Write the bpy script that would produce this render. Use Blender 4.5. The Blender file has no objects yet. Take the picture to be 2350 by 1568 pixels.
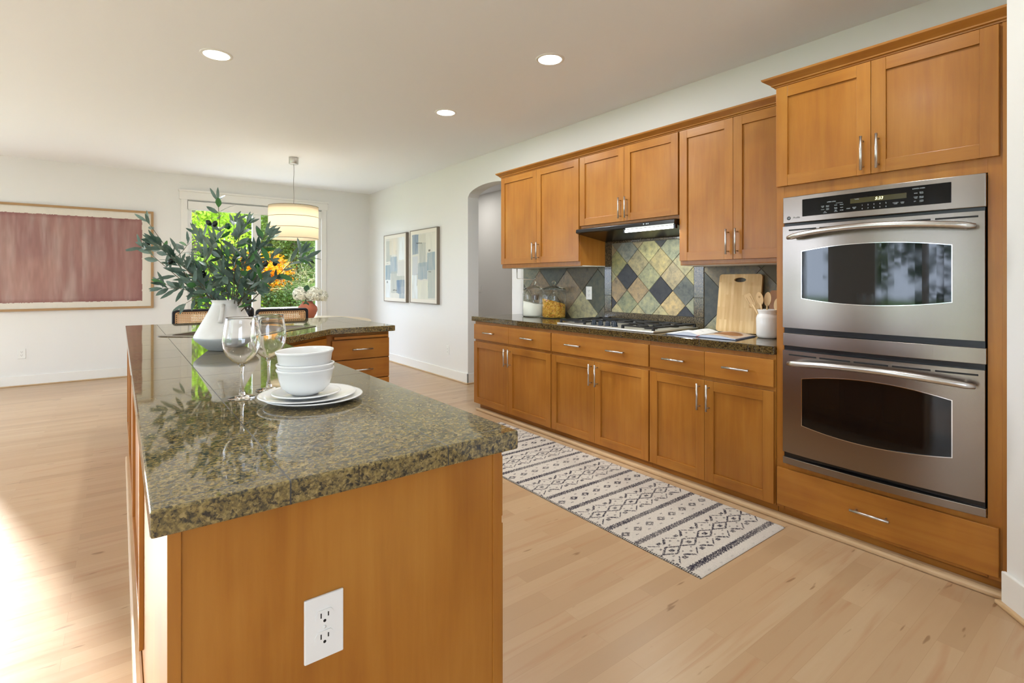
import bpy, bmesh, math, random
import numpy as np
from mathutils import Vector, Matrix
random.seed(7); rng = np.random.default_rng(7)
SC = bpy.context.scene
COL = SC.collection

# ------------------------------------------------------------------ camera
YAW = math.radians(37.21); H = 1.266; F = 1186.7
cam_d = bpy.data.cameras.new('camera'); cam = bpy.data.objects.new('camera', cam_d); COL.objects.link(cam)
cam_d.sensor_fit = 'HORIZONTAL'; cam_d.sensor_width = 36.0; cam_d.lens = 36.0 * F / 2350
cam_d.shift_y = -(784 - 644.5) / 2350; cam_d.clip_start = .02; cam_d.clip_end = 200
cam.location = (0, 0, H); cam.rotation_euler = (math.radians(90), 0, -YAW)
SC.camera = cam
# ------------------------------------------------------------------ world, sun, exposure
W = bpy.data.worlds.new('sky'); SC.world = W; W.use_nodes = True
WN = W.node_tree.nodes; bg = WN['Background']
bg.inputs[0].default_value = (.69, .81, 1.0, 1); bg.inputs[1].default_value = 7.6
sd = bpy.data.lights.new('sun', 'SUN'); sun = bpy.data.objects.new('sun', sd); COL.objects.link(sun)
sd.energy = 9.0; sd.angle = math.radians(1.6); sd.color = (1, .95, .88)
sun_travel = Vector((.285, -.96, -math.tan(math.radians(13)))).normalized()
sun.rotation_euler = sun_travel.to_track_quat('-Z', 'Y').to_euler()
sun.location = (-4, 20, 6)
def portal(loc, rot, sx, sy):
    d = bpy.data.lights.new('window_portal', 'AREA'); d.shape = 'RECTANGLE'; d.size = sx; d.size_y = sy
    d.cycles.is_portal = True
    o = bpy.data.objects.new('window_portal', d); o.location = loc; o.rotation_euler = rot; COL.objects.link(o)
R90 = math.pi / 2
portal((-3.45, 1.55, 1.15), (0, -R90, 0), 2.3, 2.5)
portal((-3.45, 5.7, 1.35), (0, -R90, 0), 1.9, 3.0)
portal((-1.4, -3.05, 1.42), (R90, 0, 0), 2.0, 1.8)
portal((1.65, 8.62, 1.2), (-R90, 0, 0), 1.8, 2.3)
portal((-2.6, 8.62, 1.2), (-R90, 0, 0), 1.5, 2.3)
SC.view_settings.view_transform = 'Standard'
try: SC.view_settings.look = 'None'
except Exception: pass
SC.cycles.max_bounces = 16; SC.cycles.transmission_bounces = 16; SC.cycles.transparent_max_bounces = 24
SC.view_settings.exposure = 0.56; SC.view_settings.gamma = 1.0
SC.view_settings.use_curve_mapping = False
SC.render.film_transparent = False

# ------------------------------------------------------------------ materials
def srgb(r, g, b):
    f = lambda c: (c/255/12.92 if c/255 <= .04045 else ((c/255+.055)/1.055)**2.4)
    return (f(r), f(g), f(b), 1)
MATS = {}
class NT:
    def __init__(s, name):
        s.m = bpy.data.materials.new(name); s.m.use_nodes = True; s.t = s.m.node_tree
        s.b = s.t.nodes['Principled BSDF']; MATS[name] = s.m
    def n(s, typ, **kw):
        nd = s.t.nodes.new(typ)
        for k, v in kw.items():
            if k.startswith('_'): setattr(nd, k[1:], v)
            else: nd.inputs[k.replace('__', ' ')].default_value = v
        return nd
    def l(s, a, b): s.t.links.new(a, b)
    def coord(s, scale=(1, 1, 1), rot=(0, 0, 0), src='Object'):
        c = s.n('ShaderNodeTexCoord'); m = s.n('ShaderNodeMapping'); m.inputs['Scale'].default_value = scale
        m.inputs['Rotation'].default_value = rot
        s.l(c.outputs[src], m.inputs[0]); return m.outputs[0]
    def noise(s, vec, scale, detail=4, rough=.5, dist=0):
        n = s.n('ShaderNodeTexNoise', Scale=scale, Detail=detail, Roughness=rough, Distortion=dist); s.l(vec, n.inputs['Vector']); return n.outputs['Fac']
    def ramp(s, fac, stops, interp='LINEAR'):
        r = s.n('ShaderNodeValToRGB'); cr = r.color_ramp; cr.interpolation = interp
        while len(cr.elements) < len(stops): cr.elements.new(.5)
        for e, (p, c) in zip(cr.elements, stops):
            e.position = p; e.color = c if len(c) == 4 else (*c, 1)
        s.l(fac, r.inputs[0]); return r.outputs[0]
    def mix(s, fac, a, b, mode='MIX'):
        m = s.n('ShaderNodeMix', _data_type='RGBA', _blend_type=mode)
        for v, i in ((fac, 0), (a, 6), (b, 7)):
            if isinstance(v, (int, float)): m.inputs[i].default_value = v
            elif isinstance(v, tuple): m.inputs[i].default_value = v
            else: s.l(v, m.inputs[i])
        return m.outputs[2]
    def math(s, op, a, b=0.0, c=None):
        m = s.n('ShaderNodeMath', _operation=op)
        for v, i in ((a, 0), (b, 1), (c, 2)):
            if v is None: continue
            if isinstance(v, (int, float)): m.inputs[i].default_value = v
            else: s.l(v, m.inputs[i])
        return m.outputs[0]
    def bump(s, h, strength=.2, dist=.002):
        b = s.n('ShaderNodeBump', Strength=strength, Distance=dist); s.l(h, b.inputs['Height']); s.l(b.outputs[0], s.b.inputs['Normal'])
    def base(s, col):
        if isinstance(col, tuple): s.b.inputs['Base Color'].default_value = col
        else: s.l(col, s.b.inputs['Base Color'])
def simple(name, col, rough=.5, metal=0, **kw):
    t = NT(name); t.base(col); t.b.inputs['Roughness'].default_value = rough; t.b.inputs['Metallic'].default_value = metal
    for k, v in kw.items(): t.b.inputs[k.replace('__', ' ')].default_value = v
    # slight procedural wear in the roughness
    n = t.noise(t.coord(), 14, 3); r = t.math('MULTIPLY_ADD', n, .08, rough-.04); t.l(r, t.b.inputs['Roughness'])
    return t.m
def wood(name, scale, tone=1.0):
    t = NT(name); v = t.coord(scale)
    g = t.noise(v, 1.0, 7, .62, .35)
    v2 = t.coord((3, 3, 1.6)); blot = t.noise(v2, 1.3, 3, .5, .3)
    a = t.ramp(g, [(.28, srgb(166, 101, 34)), (.5, srgb(184, 119, 40)), (.75, srgb(200, 138, 56))])
    b = t.ramp(blot, [(.3, srgb(152, 94, 38)), (.5, srgb(182, 118, 48)), (.72, srgb(200, 142, 68))])
    c = t.mix(.45, a, b)
    oi = t.n('ShaderNodeObjectInfo'); rr = t.math('MULTIPLY_ADD', oi.outputs['Random'], .11, .76*tone)
    hsv = t.n('ShaderNodeHueSaturation', Saturation=1.0); t.l(c, hsv.inputs['Color']); t.l(rr, hsv.inputs['Value'])
    t.base(hsv.outputs[0]); t.b.inputs['Roughness'].default_value = .32
    t.b.inputs['Coat Weight'].default_value = .1; t.b.inputs['Coat Roughness'].default_value = .18; t.b.inputs['Specular IOR Level'].default_value = .35
    t.bump(g, .05, .001); return t.m
WV = wood('maple_vertical', (26, 26, 1.8)); WHY = wood('maple_along_wall', (26, 1.8, 26)); WHX = wood('maple_across', (1.8, 26, 26))
DARKGAP = simple('dark_reveal', srgb(40, 22, 10), .7)
def granite(name='speckled_granite', dark=1.0):
    t = NT(name); v = t.coord()
    vo = t.n('ShaderNodeTexVoronoi', Scale=190.0, Randomness=1.0); t.l(v, vo.inputs['Vector'])
    c1 = t.ramp(t.noise(v, 120, 4, .65, .6), [(.33, srgb(26, 29, 32)), (.42, srgb(72, 66, 50)), (.50, srgb(116, 102, 64)), (.63, srgb(166, 145, 94))])
    sep = t.n('ShaderNodeSeparateColor'); t.l(vo.outputs['Color'], sep.inputs[0])
    c2 = t.ramp(sep.outputs[0], [(.0, srgb(30, 34, 40)), (.22, srgb(74, 68, 52)), (.45, srgb(116, 100, 60)), (.8, srgb(140, 121, 76)), (1, srgb(168, 148, 102))])
    c = t.mix(.5, c1, c2)
    dk = t.ramp(t.noise(v, 78, 3, .6, .5), [(.55, (0, 0, 0, 1)), (.61, (1, 1, 1, 1))])
    c = t.mix(t.math('MULTIPLY', dk, .8), c, srgb(24, 30, 38))
    # grout between the stone tiles: 305 mm grid
    sx = t.n('ShaderNodeSeparateXYZ'); t.l(v, sx.inputs[0])
    def line(out, off, per=.3185, w=.0014):
        f = t.math('FLOORED_MODULO', t.math('SUBTRACT', out, off), per)
        return t.math('MAXIMUM', t.math('LESS_THAN', f, w), t.math('GREATER_THAN', f, per-w))
    gl = t.math('MAXIMUM', line(sx.outputs[0], .240), line(sx.outputs[1], .996, .305))
    c = t.mix(gl, c, srgb(46, 44, 40))
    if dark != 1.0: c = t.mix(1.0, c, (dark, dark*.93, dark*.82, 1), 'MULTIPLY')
    t.base(c)
    rr = t.math('MULTIPLY_ADD', gl, .5, .04); t.l(rr, t.b.inputs['Roughness'])
    t.b.inputs['IOR'].default_value = 1.72
    return t.m
GRAN = granite(); GRAN_SHADED = granite('shaded_speckled_granite', .5)  # second one: same stone as the island, darkened to stand in for shade
def granite_plain():
    t = NT('granite_border'); v = t.coord()
    c1 = t.ramp(t.noise(v, 150, 4, .65, .6), [(.34, srgb(22, 22, 22)), (.45, srgb(54, 48, 36)), (.55, srgb(92, 80, 58)), (.68, srgb(132, 116, 86))])
    t.base(c1); t.b.inputs['Roughness'].default_value = .15; return t.m
GRANB = granite_plain()
def floor_mat():
    t = NT('maple_plank_floor'); v = t.coord()
    def brick(c1, c2, mort):
        b = t.n('ShaderNodeTexBrick', Scale=1.0); b.offset = .37; b.offset_frequency = 2; b.squash = 1.0
        b.inputs['Color1'].default_value = c1; b.inputs['Color2'].default_value = c2; b.inputs['Mortar'].default_value = mort
        b.inputs['Mortar Size'].default_value = .0005; b.inputs['Mortar Smooth'].default_value = .2
        b.inputs['Brick Width'].default_value = .93; b.inputs['Row Height'].default_value = .076; t.l(v, b.inputs['Vector']); return b
    b = brick((0, 0, 0, 1), (1, 1, 1, 1), (.5, .5, .5, 1))
    tone = t.ramp(b.outputs['Color'], [(0, srgb(172, 141, 108)), (.25, srgb(190, 159, 124)), (.5, srgb(197, 169, 135)), (.75, srgb(183, 150, 115)), (1, srgb(201, 176, 143))])
    gv = t.n('ShaderNodeMapping'); gv.inputs['Scale'].default_value = (1.6, 22, 1); t.l(v, gv.inputs[0])
    ofs = t.n('ShaderNodeVectorMath', _operation='ADD'); t.l(gv.outputs[0], ofs.inputs[0])
    sc = t.n('ShaderNodeVectorMath', _operation='SCALE'); t.l(b.outputs['Color'], sc.inputs[0]); sc.inputs['Scale'].default_value = 9.0
    t.l(sc.outputs[0], ofs.inputs[1]); gvec = ofs.outputs[0]
    g = t.noise(gvec, 1.6, 6, .6, .6)
    c = t.mix(t.math('MULTIPLY', g, .9), tone, srgb(184, 152, 116))
    red = t.ramp(t.noise(gvec, .9, 3, .5, .5), [(.56, (0, 0, 0, 1)), (.75, (1, 1, 1, 1))])
    c = t.mix(t.math('MULTIPLY', red, .6), c, srgb(172, 126, 90))
    mv = t.n('ShaderNodeMapping'); mv.inputs['Scale'].default_value = (5, 26, 1); t.l(v, mv.inputs[0])
    fleck = t.ramp(t.noise(mv.outputs[0], 1.0, 2, .5), [(.69, (0, 0, 0, 1)), (.73, (1, 1, 1, 1))])
    c = t.mix(t.math('MULTIPLY', fleck, .65), c, srgb(120, 84, 48))
    c = t.mix(t.math('MULTIPLY', b.outputs['Fac'], .55), c, srgb(150, 116, 78))
    t.base(c); t.l(t.math('MULTIPLY_ADD', g, .12, .27), t.b.inputs['Roughness']); t.bump(g, .03, .001); return t.m
FLOOR = floor_mat()
def paint(name, col, rough=.6):
    t = NT(name); t.base(col); t.b.inputs['Roughness'].default_value = rough
    t.bump(t.noise(t.coord(), 260, 3), .04, .001); return t.m
WALL = paint('wall_paint', srgb(234, 233, 230)); CEIL = paint('ceiling_paint', srgb(244, 246, 249), .8); TRIM = paint('trim_paint', srgb(238, 236, 231), .35)
def steel(name, rough, col, aniso=.0):
    t = NT(name); t.base(col); t.b.inputs['Metallic'].default_value = 1; t.b.inputs['Roughness'].default_value = rough
    g = t.noise(t.coord((3, 3, 300)), 1.0, 2); t.l(t.math('MULTIPLY_ADD', g, .03, rough-.015), t.b.inputs['Roughness']); return t.m
STEEL = steel('brushed_steel', .24, srgb(141, 131, 122)); BAR = steel('satin_steel', .3, srgb(205, 203, 200)); CHROME = simple('chrome', srgb(220, 220, 220), .12, 1)
BLACK = simple('black_enamel', srgb(14, 14, 16), .25); IRON = simple('cast_iron', srgb(22, 22, 23), .5)
BGLASS = simple('oven_glass', srgb(10, 11, 12), .05, 0, IOR=1.5)
NAVY = simple('knob_blue_black', srgb(22, 34, 48), .25)
PORC = simple('white_porcelain', srgb(238, 238, 236), .14); PLASTIC = simple('white_plastic', srgb(236, 236, 232), .35)
SLOT = simple('black_slot', srgb(15, 15, 15), .6); MELA = simple('white_melamine', srgb(225, 222, 214), .5)
SHOE = wood('pale_maple_trim', (1.6, 1.6, 26)); 
def recolor_shoe():
    t = SHOE.node_tree
    for n in t.nodes:
        if n.type == 'VALTORGB':
            for e, c in zip(n.color_ramp.elements, [srgb(206, 168, 122), srgb(222, 188, 146), srgb(232, 204, 166)]): e.color = c
recolor_shoe()
def glass(name, ior=1.46, col=(1, 1, 1, 1), rough=0.0):
    t = NT(name); t.base(col); t.b.inputs['Transmission Weight'].default_value = 1; t.b.inputs['Roughness'].default_value = rough; t.b.inputs['IOR'].default_value = ior
    return t.m
GLASS = glass('clear_glass'); JARG = glass('jar_glass', 1.45, (.97, 1, .98, 1))
def pane():
    m = bpy.data.materials.new('window_pane'); m.use_nodes = True; t = m.node_tree; t.nodes.clear()
    o = t.nodes.new('ShaderNodeOutputMaterial'); mx = t.nodes.new('ShaderNodeMixShader'); tr = t.nodes.new('ShaderNodeBsdfTransparent')
    gl = t.nodes.new('ShaderNodeBsdfGlossy'); gl.inputs['Roughness'].default_value = .02; lw_ = t.nodes.new('ShaderNodeLayerWeight'); lw_.inputs[0].default_value = .5; pw = t.nodes.new('ShaderNodeMath'); pw.operation = 'POWER'; pw.inputs[1].default_value = 4.5; t.links.new(lw_.outputs['Facing'], pw.inputs[0]); fr = t.nodes.new('ShaderNodeMath'); fr.operation = 'MULTIPLY_ADD'; fr.inputs[1].default_value = .8; fr.inputs[2].default_value = .04; t.links.new(pw.outputs[0], fr.inputs[0])
    t.links.new(fr.outputs[0], mx.inputs[0]); t.links.new(tr.outputs[0], mx.inputs[1]); t.links.new(gl.outputs[0], mx.inputs[2]); t.links.new(mx.outputs[0], o.inputs[0]); return m
PANE = pane()
def thin(name, tint, lo=.02):
    m = bpy.data.materials.new(name); m.use_nodes = True; t = m.node_tree; t.nodes.clear()
    o = t.nodes.new('ShaderNodeOutputMaterial'); mx = t.nodes.new('ShaderNodeMixShader'); tr = t.nodes.new('ShaderNodeBsdfTransparent'); tr.inputs[0].default_value = tint
    gl = t.nodes.new('ShaderNodeBsdfGlossy'); gl.inputs['Roughness'].default_value = .015; lw_ = t.nodes.new('ShaderNodeLayerWeight'); lw_.inputs[0].default_value = .5; pw = t.nodes.new('ShaderNodeMath'); pw.operation = 'POWER'; pw.inputs[1].default_value = 3.2; t.links.new(lw_.outputs['Facing'], pw.inputs[0]); fr = t.nodes.new('ShaderNodeMath'); fr.operation = 'MULTIPLY_ADD'; fr.inputs[1].default_value = .62; fr.inputs[2].default_value = .045; t.links.new(pw.outputs[0], fr.inputs[0])
    lw = t.nodes.new('ShaderNodeTexNoise'); lw.inputs['Scale'].default_value = 9
    bp = t.nodes.new('ShaderNodeBump'); bp.inputs['Strength'].default_value = .05; bp.inputs['Distance'].default_value = .01; t.links.new(lw.outputs['Fac'], bp.inputs['Height']); t.links.new(bp.outputs[0], gl.inputs['Normal'])
    t.links.new(fr.outputs[0], mx.inputs[0]); t.links.new(tr.outputs[0], mx.inputs[1]); t.links.new(gl.outputs[0], mx.inputs[2]); t.links.new(mx.outputs[0], o.inputs[0]); return m
THIN = thin('thin_clear_glass', (.965, .975, .97, 1)); THINJ = thin('jar_clear_glass', (.955, .97, .96, 1))
def emis(name, col, s):
    t = NT(name); t.base((.9, .9, .88, 1)); t.b.inputs['Emission Color'].default_value = col; t.b.inputs['Emission Strength'].default_value = s; return t.m
LED = emis('lit_diffuser', (1, .95, .86, 1), 9); TUBE = emis('lit_tube', (.95, 1, .93, 1), 5)
AMBER = emis('amber_digits', (.9, .85, .25, 1), 1.6); BULB = emis('lit_bulb', (1, .94, .84, 1), 210)
def vcol(name, rough=.8, amt=.0, bump=0):
    t = NT(name); a = t.n('ShaderNodeAttribute'); a.attribute_name = 'Col'; c = a.outputs['Color']
    if amt:
        n = t.noise(t.coord(), 22, 8, .72, .25); k = t.ramp(n, [(.3, (.34, .36, .40, 1)), (.48, (.95, .95, .95, 1)), (.68, (1.6, 1.42, 1.15, 1))])
        c = t.mix(amt, c, k, 'MULTIPLY'); t.bump(n, bump, .004)
    t.base(c); t.b.inputs['Roughness'].default_value = rough; return t.m
ARTM = vcol('painted_paper', .75); RUGM = vcol('woven_rug', .95); SLATE = vcol('slate_tile', .42, .85, .6); LEAFV = None
def leafmat(name, c1, c2, sc=3, trans=.35, rough=.5):
    t = NT(name); n = t.noise(t.coord(), sc, 3); c = t.ramp(n, [(.3, c1), (.7, c2)]); t.base(c)
    t.b.inputs['Roughness'].default_value = rough
    tl = t.n('ShaderNodeBsdfTranslucent'); t.l(c, tl.inputs[0]); mx = t.n('ShaderNodeMixShader'); mx.inputs[0].default_value = trans
    out = t.t.nodes['Material Output']; t.l(t.b.outputs[0], mx.inputs[1]); t.l(tl.outputs[0], mx.inputs[2]); t.l(mx.outputs[0], out.inputs[0]); return t.m
OLIVE = leafmat('olive_leaf', srgb(44, 72, 58), srgb(120, 142, 130), 11, .14, .4)
OLIVE2 = leafmat('olive_leaf_bright', srgb(48, 102, 52), srgb(92, 142, 86), 11, .25, .4)
STEMM = simple('brown_stem', srgb(98, 88, 66), .7); FRUIT = simple('olive_fruit', srgb(14, 26, 20), .18); FRUITG = simple('olive_fruit_green', srgb(18, 78, 40), .18)

# ------------------------------------------------------------------ mesh builder
class MB:
    def __init__(s): s.v = []; s.f = []; s.mi = []; s.sm = []
    def add(s, vs, fs, mi=0, smooth=False):
        o = len(s.v); s.v += [tuple(p) for p in vs]
        for f in fs: s.f.append(tuple(i+o for i in f)); s.mi.append(mi); s.sm.append(smooth)
        return s
    def box(s, x0, x1, y0, y1, z0, z1, mi=0):
        x0, x1 = sorted((x0, x1)); y0, y1 = sorted((y0, y1)); z0, z1 = sorted((z0, z1))
        vs = [(x0, y0, z0), (x1, y0, z0), (x1, y1, z0), (x0, y1, z0), (x0, y0, z1), (x1, y0, z1), (x1, y1, z1), (x0, y1, z1)]
        return s.add(vs, [(0, 3, 2, 1), (4, 5, 6, 7), (0, 1, 5, 4), (1, 2, 6, 5), (2, 3, 7, 6), (3, 0, 4, 7)], mi)
    def hexa(s, bot, top, mi=0):
        return s.add(list(bot)+list(top), [(0, 3, 2, 1), (4, 5, 6, 7), (0, 1, 5, 4), (1, 2, 6, 5), (2, 3, 7, 6), (3, 0, 4, 7)], mi)
    def lathe(s, prof, c=(0, 0, 0), seg=40, mi=0, M=None, sx=1, sy=1, smooth=True, cap=True):
        c = Vector(c); vs = []; fs = []; n = len(prof)
        for r, z in prof:
            for k in range(seg):
                a = 2*math.pi*k/seg; p = Vector((r*math.cos(a)*sx, r*math.sin(a)*sy, z))
                if M is not None: p = M @ p
                vs.append(c+p)
        for i in range(n-1):
            for k in range(seg):
                k2 = (k+1) % seg; fs.append((i*seg+k, i*seg+k2, (i+1)*seg+k2, (i+1)*seg+k))
        if cap and prof[0][0] > 1e-6: fs.append(tuple(range(seg-1, -1, -1)))
        if cap and prof[-1][0] > 1e-6: fs.append(tuple((n-1)*seg+k for k in range(seg)))
        return s.add(vs, fs, mi, smooth)
    def tube(s, pts, r, seg=10, mi=0, cap=True, flat=1.0):
        pts = [Vector(p) for p in pts]; n = len(pts); rs = r if isinstance(r, (list, tuple)) else [r]*n
        vs = []; fs = []; up = None
        for i in range(n):
            d = (pts[min(i+1, n-1)]-pts[max(i-1, 0)]).normalized()
            if up is None:
                up = Vector((0, 0, 1)) if abs(d.z) < .9 else Vector((1, 0, 0))
            a = d.cross(up).normalized(); b = a.cross(d).normalized(); up = b
            for k in range(seg):
                t = 2*math.pi*k/seg; vs.append(pts[i]+a*math.cos(t)*rs[i]+b*math.sin(t)*rs[i]*flat)
        for i in range(n-1):
            for k in range(seg):
                k2 = (k+1) % seg; fs.append((i*seg+k, i*seg+k2, (i+1)*seg+k2, (i+1)*seg+k))
        if cap: fs.append(tuple(range(seg-1, -1, -1))); fs.append(tuple((n-1)*seg+k for k in range(seg)))
        return s.add(vs, fs, mi, True)
    def prism(s, poly, fn, a, b, mi=0):
        """poly 2d points, fn(u, v, t) -> 3d, extruded t=a..b"""
        n = len(poly); vs = [fn(u, v, a) for u, v in poly]+[fn(u, v, b) for u, v in poly]
        return s.add(vs, [tuple(range(n-1, -1, -1)), tuple(range(n, 2*n))]+[(i, (i+1) % n, n+(i+1) % n, n+i) for i in range(n)], mi)
    def ball(s, c, r, seg=12, mi=0, sc=(1, 1, 1), M=None):
        n = seg//2; prof = [(math.sin(math.pi*i/n)*r, -math.cos(math.pi*i/n)*r) for i in range(n+1)]
        prof[0] = (0, -r); prof[-1] = (0, r)
        SM = Matrix.Diagonal((sc[0], sc[1], sc[2])); MM = (M @ SM) if M is not None else SM
        return s.lathe(prof, c, seg, mi, MM)
ROOTS = {}
def worigin(p):
    return Vector(p['_o']) if p is not None and '_o' in p else Vector((0, 0, 0))
def obj(name, mb, mats, parent=None, bevel=0, origin=None, recalc=True, label=None):
    me = bpy.data.meshes.new(name)
    if origin is None:
        origin = worigin(parent) if parent is not None else Vector((sum(v[0] for v in mb.v)/len(mb.v), sum(v[1] for v in mb.v)/len(mb.v), min(v[2] for v in mb.v)))
    origin = Vector(origin)
    me.from_pydata([tuple(Vector(v)-origin) for v in mb.v], [], mb.f)
    if not isinstance(mats, (list, tuple)): mats = [mats]
    for m in mats: me.materials.append(m)
    me.polygons.foreach_set('material_index', mb.mi); me.polygons.foreach_set('use_smooth', mb.sm)
    if recalc:
        bm = bmesh.new(); bm.from_mesh(me); bmesh.ops.remove_doubles(bm, verts=bm.verts, dist=1e-6); bmesh.ops.recalc_face_normals(bm, faces=bm.faces); bm.to_mesh(me); bm.free()
    me.update()
    o = bpy.data.objects.new(name, me); COL.objects.link(o)
    if parent is not None:
        o.parent = parent; o.location = origin-worigin(parent)
    else: o.location = origin
    o['_o'] = list(origin)
    if bevel:
        b = o.modifiers.new('bevel', 'BEVEL'); b.width = bevel; b.segments = 2; b.limit_method = 'ANGLE'; b.angle_limit = math.radians(50)
    if label: o['label'] = label
    return o
def tag(o, label, cat, group=None, kind=None):
    if label: o['label'] = label
    if cat: o['category'] = cat
    if group: o['group'] = group
    if kind: o['kind'] = kind
    return o
def thing(name, loc, label, cat, group=None):
    o = bpy.data.objects.new(name, None); o.empty_display_size = .1; COL.objects.link(o); o.location = loc; o['_o'] = list(loc)
    return tag(o, label, cat, group)
def struct(name, mb, mats, parent=None, bevel=0):
    o = obj(name, mb, mats, parent, bevel)
    if parent is None: o['kind'] = 'structure'
    return o
class Fr:
    """a cabinet face: origin, horizontal direction u, outward normal n"""
    def __init__(s, o, u, n): s.o = Vector(o); s.u = Vector(u).normalized(); s.n = Vector(n).normalized()
    def p(s, u, z, n=0): q = s.o+s.u*u+s.n*n; return Vector((q.x, q.y, z))
    def box(s, mb, u0, u1, z0, z1, n0, n1, mi=0):
        return mb.hexa([s.p(u0, z0, n0), s.p(u1, z0, n0), s.p(u1, z0, n1), s.p(u0, z0, n1)], [s.p(u0, z1, n0), s.p(u1, z1, n0), s.p(u1, z1, n1), s.p(u0, z1, n1)], mi)
def handle(parent, fr, u, z, n, vert=True, L=.158, name='handle'):
    mb = MB(); h = L/2; q = .048*L/.158
    a, b = ((u, z-h), (u, z+h)) if vert else ((u-h, z), (u+h, z))
    mb.tube([fr.p(a[0], a[1], n+.032), fr.p(b[0], b[1], n+.032)], .0062, 12)
    for s_ in (-q*1.25, q*1.25):
        c = (u, z+s_) if vert else (u+s_, z)
        mb.tube([fr.p(c[0], c[1], n), fr.p(c[0], c[1], n+.032)], .0042, 10)
    return obj(name, mb, BAR, parent)
def shaker(parent, fr, u0, u1, z0, z1, hz=None, side=None, n=0, t=.02, st=.058, wh=None, name='door'):
    wh = wh or WHY; mb = MB()
    fr.box(mb, u0, u0+st, z0, z1, n, n+t, 0); fr.box(mb, u1-st, u1, z0, z1, n, n+t, 0)
    fr.box(mb, u0+st, u1-st, z0, z0+st, n, n+t-.0006, 1); fr.box(mb, u0+st, u1-st, z1-st, z1, n, n+t-.0006, 1)
    fr.box(mb, u0+st, u1-st, z0+st, z1-st, n, n+t-.0105, 0)
    d = obj(name, mb, [WV, wh], parent, .0012)
    if hz is not None: handle(d, fr, (u0+.03) if side == 'L' else (u1-.03), hz, n+t)
    return d
def slab(parent, fr, u0, u1, z0, z1, hs=(), n=0, t=.02, wh=None, name='drawer'):
    mb = MB(); fr.box(mb, u0, u1, z0, z1, n, n+t, 0); d = obj(name, mb, [wh or WHY], parent, .0025)
    for h in hs: handle(d, fr, h, (z0+z1)/2, n+t, False)
    return d
def prism_holes(outer, holes, z0, z1, mb=None, mi=0):
    """horizontal slab with holes"""
    bm = bmesh.new(); loops = []
    for lp in [outer]+holes:
        vs = [bm.verts.new((x, y, z1)) for x, y in lp]; loops.append(vs)
        for i in range(len(vs)): bm.edges.new((vs[i], vs[(i+1) % len(vs)]))
    bmesh.ops.triangle_fill(bm, use_beauty=True, use_dissolve=False, edges=bm.edges[:])
    bm.verts.index_update(); mb = mb or MB()
    V = [tuple(v.co) for v in bm.verts]; n = len(V); T = [tuple(v.index for v in f.verts) for f in bm.faces]
    vs = V+[(x, y, z0) for x, y, z in V]; fs = T+[tuple(n+i for i in reversed(t)) for t in T]
    for lp in loops:
        ids = [v.index for v in lp]
        for i in range(len(ids)): a, b = ids[i], ids[(i+1) % len(ids)]; fs.append((a, b, b+n, a+n))
    bm.free(); return mb.add(vs, fs, mi)
def colmesh(name, X, Y, Zf, colors, mat, parent=None):
    """grid mesh from arrays of points [n,m,3] with linear colours [n,m,3]"""
    P = np.stack([X, Y, Zf], -1); n, m = X.shape
    o = worigin(parent); me = bpy.data.meshes.new(name)
    idx = np.arange(n*m).reshape(n, m); q = np.stack([idx[:-1, :-1], idx[1:, :-1], idx[1:, 1:], idx[:-1, 1:]], -1).reshape(-1, 4)
    me.vertices.add(n*m); me.vertices.foreach_set('co', (P.reshape(-1, 3)-np.array(o)).ravel())
    me.loops.add(q.size); me.loops.foreach_set('vertex_index', q.ravel().astype(np.int32)); me.polygons.add(len(q))
    me.polygons.foreach_set('loop_start', (np.arange(len(q))*4).astype(np.int32)); me.polygons.foreach_set('loop_total', np.full(len(q), 4, np.int32))
    me.update(calc_edges=True); at = me.color_attributes.new('Col', 'FLOAT_COLOR', 'POINT')
    c = np.ones((n*m, 4), np.float32); c[:, :3] = colors.reshape(-1, 3); at.data.foreach_set('color', c.ravel())
    me.materials.append(mat); ob = bpy.data.objects.new(name, me); COL.objects.link(ob)
    if parent is not None: ob.parent = parent
    ob['_o'] = list(o); return ob
def lin(*c): return np.array(srgb(*c)[:3])
def vnoise(n, m, sx, sy, seed, octs=3):
    r = np.random.default_rng(seed); out = np.zeros((n, m)); amp = 1; tot = 0
    for o in range(octs):
        gx = max(2, int(n/sx*(2**o))+2); gy = max(2, int(m/sy*(2**o))+2); g = r.random((gx, gy))
        x = np.linspace(0, gx-1.001, n); y = np.linspace(0, gy-1.001, m); xi = x.astype(int); yi = y.astype(int)
        fx = (x-xi)[:, None]; fy = (y-yi)[None, :]; fx = fx*fx*(3-2*fx); fy = fy*fy*(3-2*fy)
        a = g[xi][:, yi]; b = g[xi+1][:, yi]; c = g[xi][:, yi+1]; d = g[xi+1][:, yi+1]
        out += amp*(a*(1-fx)*(1-fy)+b*fx*(1-fy)+c*(1-fx)*fy+d*fx*fy); tot += amp; amp *= .5
    return out/tot
def text_mb(items, x_plane, mb, mi=0):
    """lettering on a face looking along -X: items (text, y, z, size), read towards -Y"""
    cu = bpy.data.curves.new('t', 'FONT'); to = bpy.data.objects.new('t', cu); COL.objects.link(to)
    cu.align_x = 'CENTER'; cu.align_y = 'CENTER'; cu.extrude = .0003; cu.resolution_u = 3
    for it in items:
        tx, y, z, sz = it[:4]; sh = it[4] if len(it) > 4 else 0
        cu.body = tx; cu.size = sz; cu.shear = sh; dg = bpy.context.evaluated_depsgraph_get(); dg.update()
        me = bpy.data.meshes.new_from_object(to.evaluated_get(dg))
        xf = x_plane if callable(x_plane) else (lambda q: x_plane)
        mb.add([(xf(y-v.co.x)-v.co.z, y-v.co.x, z+v.co.y) for v in me.vertices], [tuple(p.vertices) for p in me.polygons], mi)
        bpy.data.meshes.remove(me)
    bpy.data.objects.remove(to); bpy.data.curves.remove(cu); return mb

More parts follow.
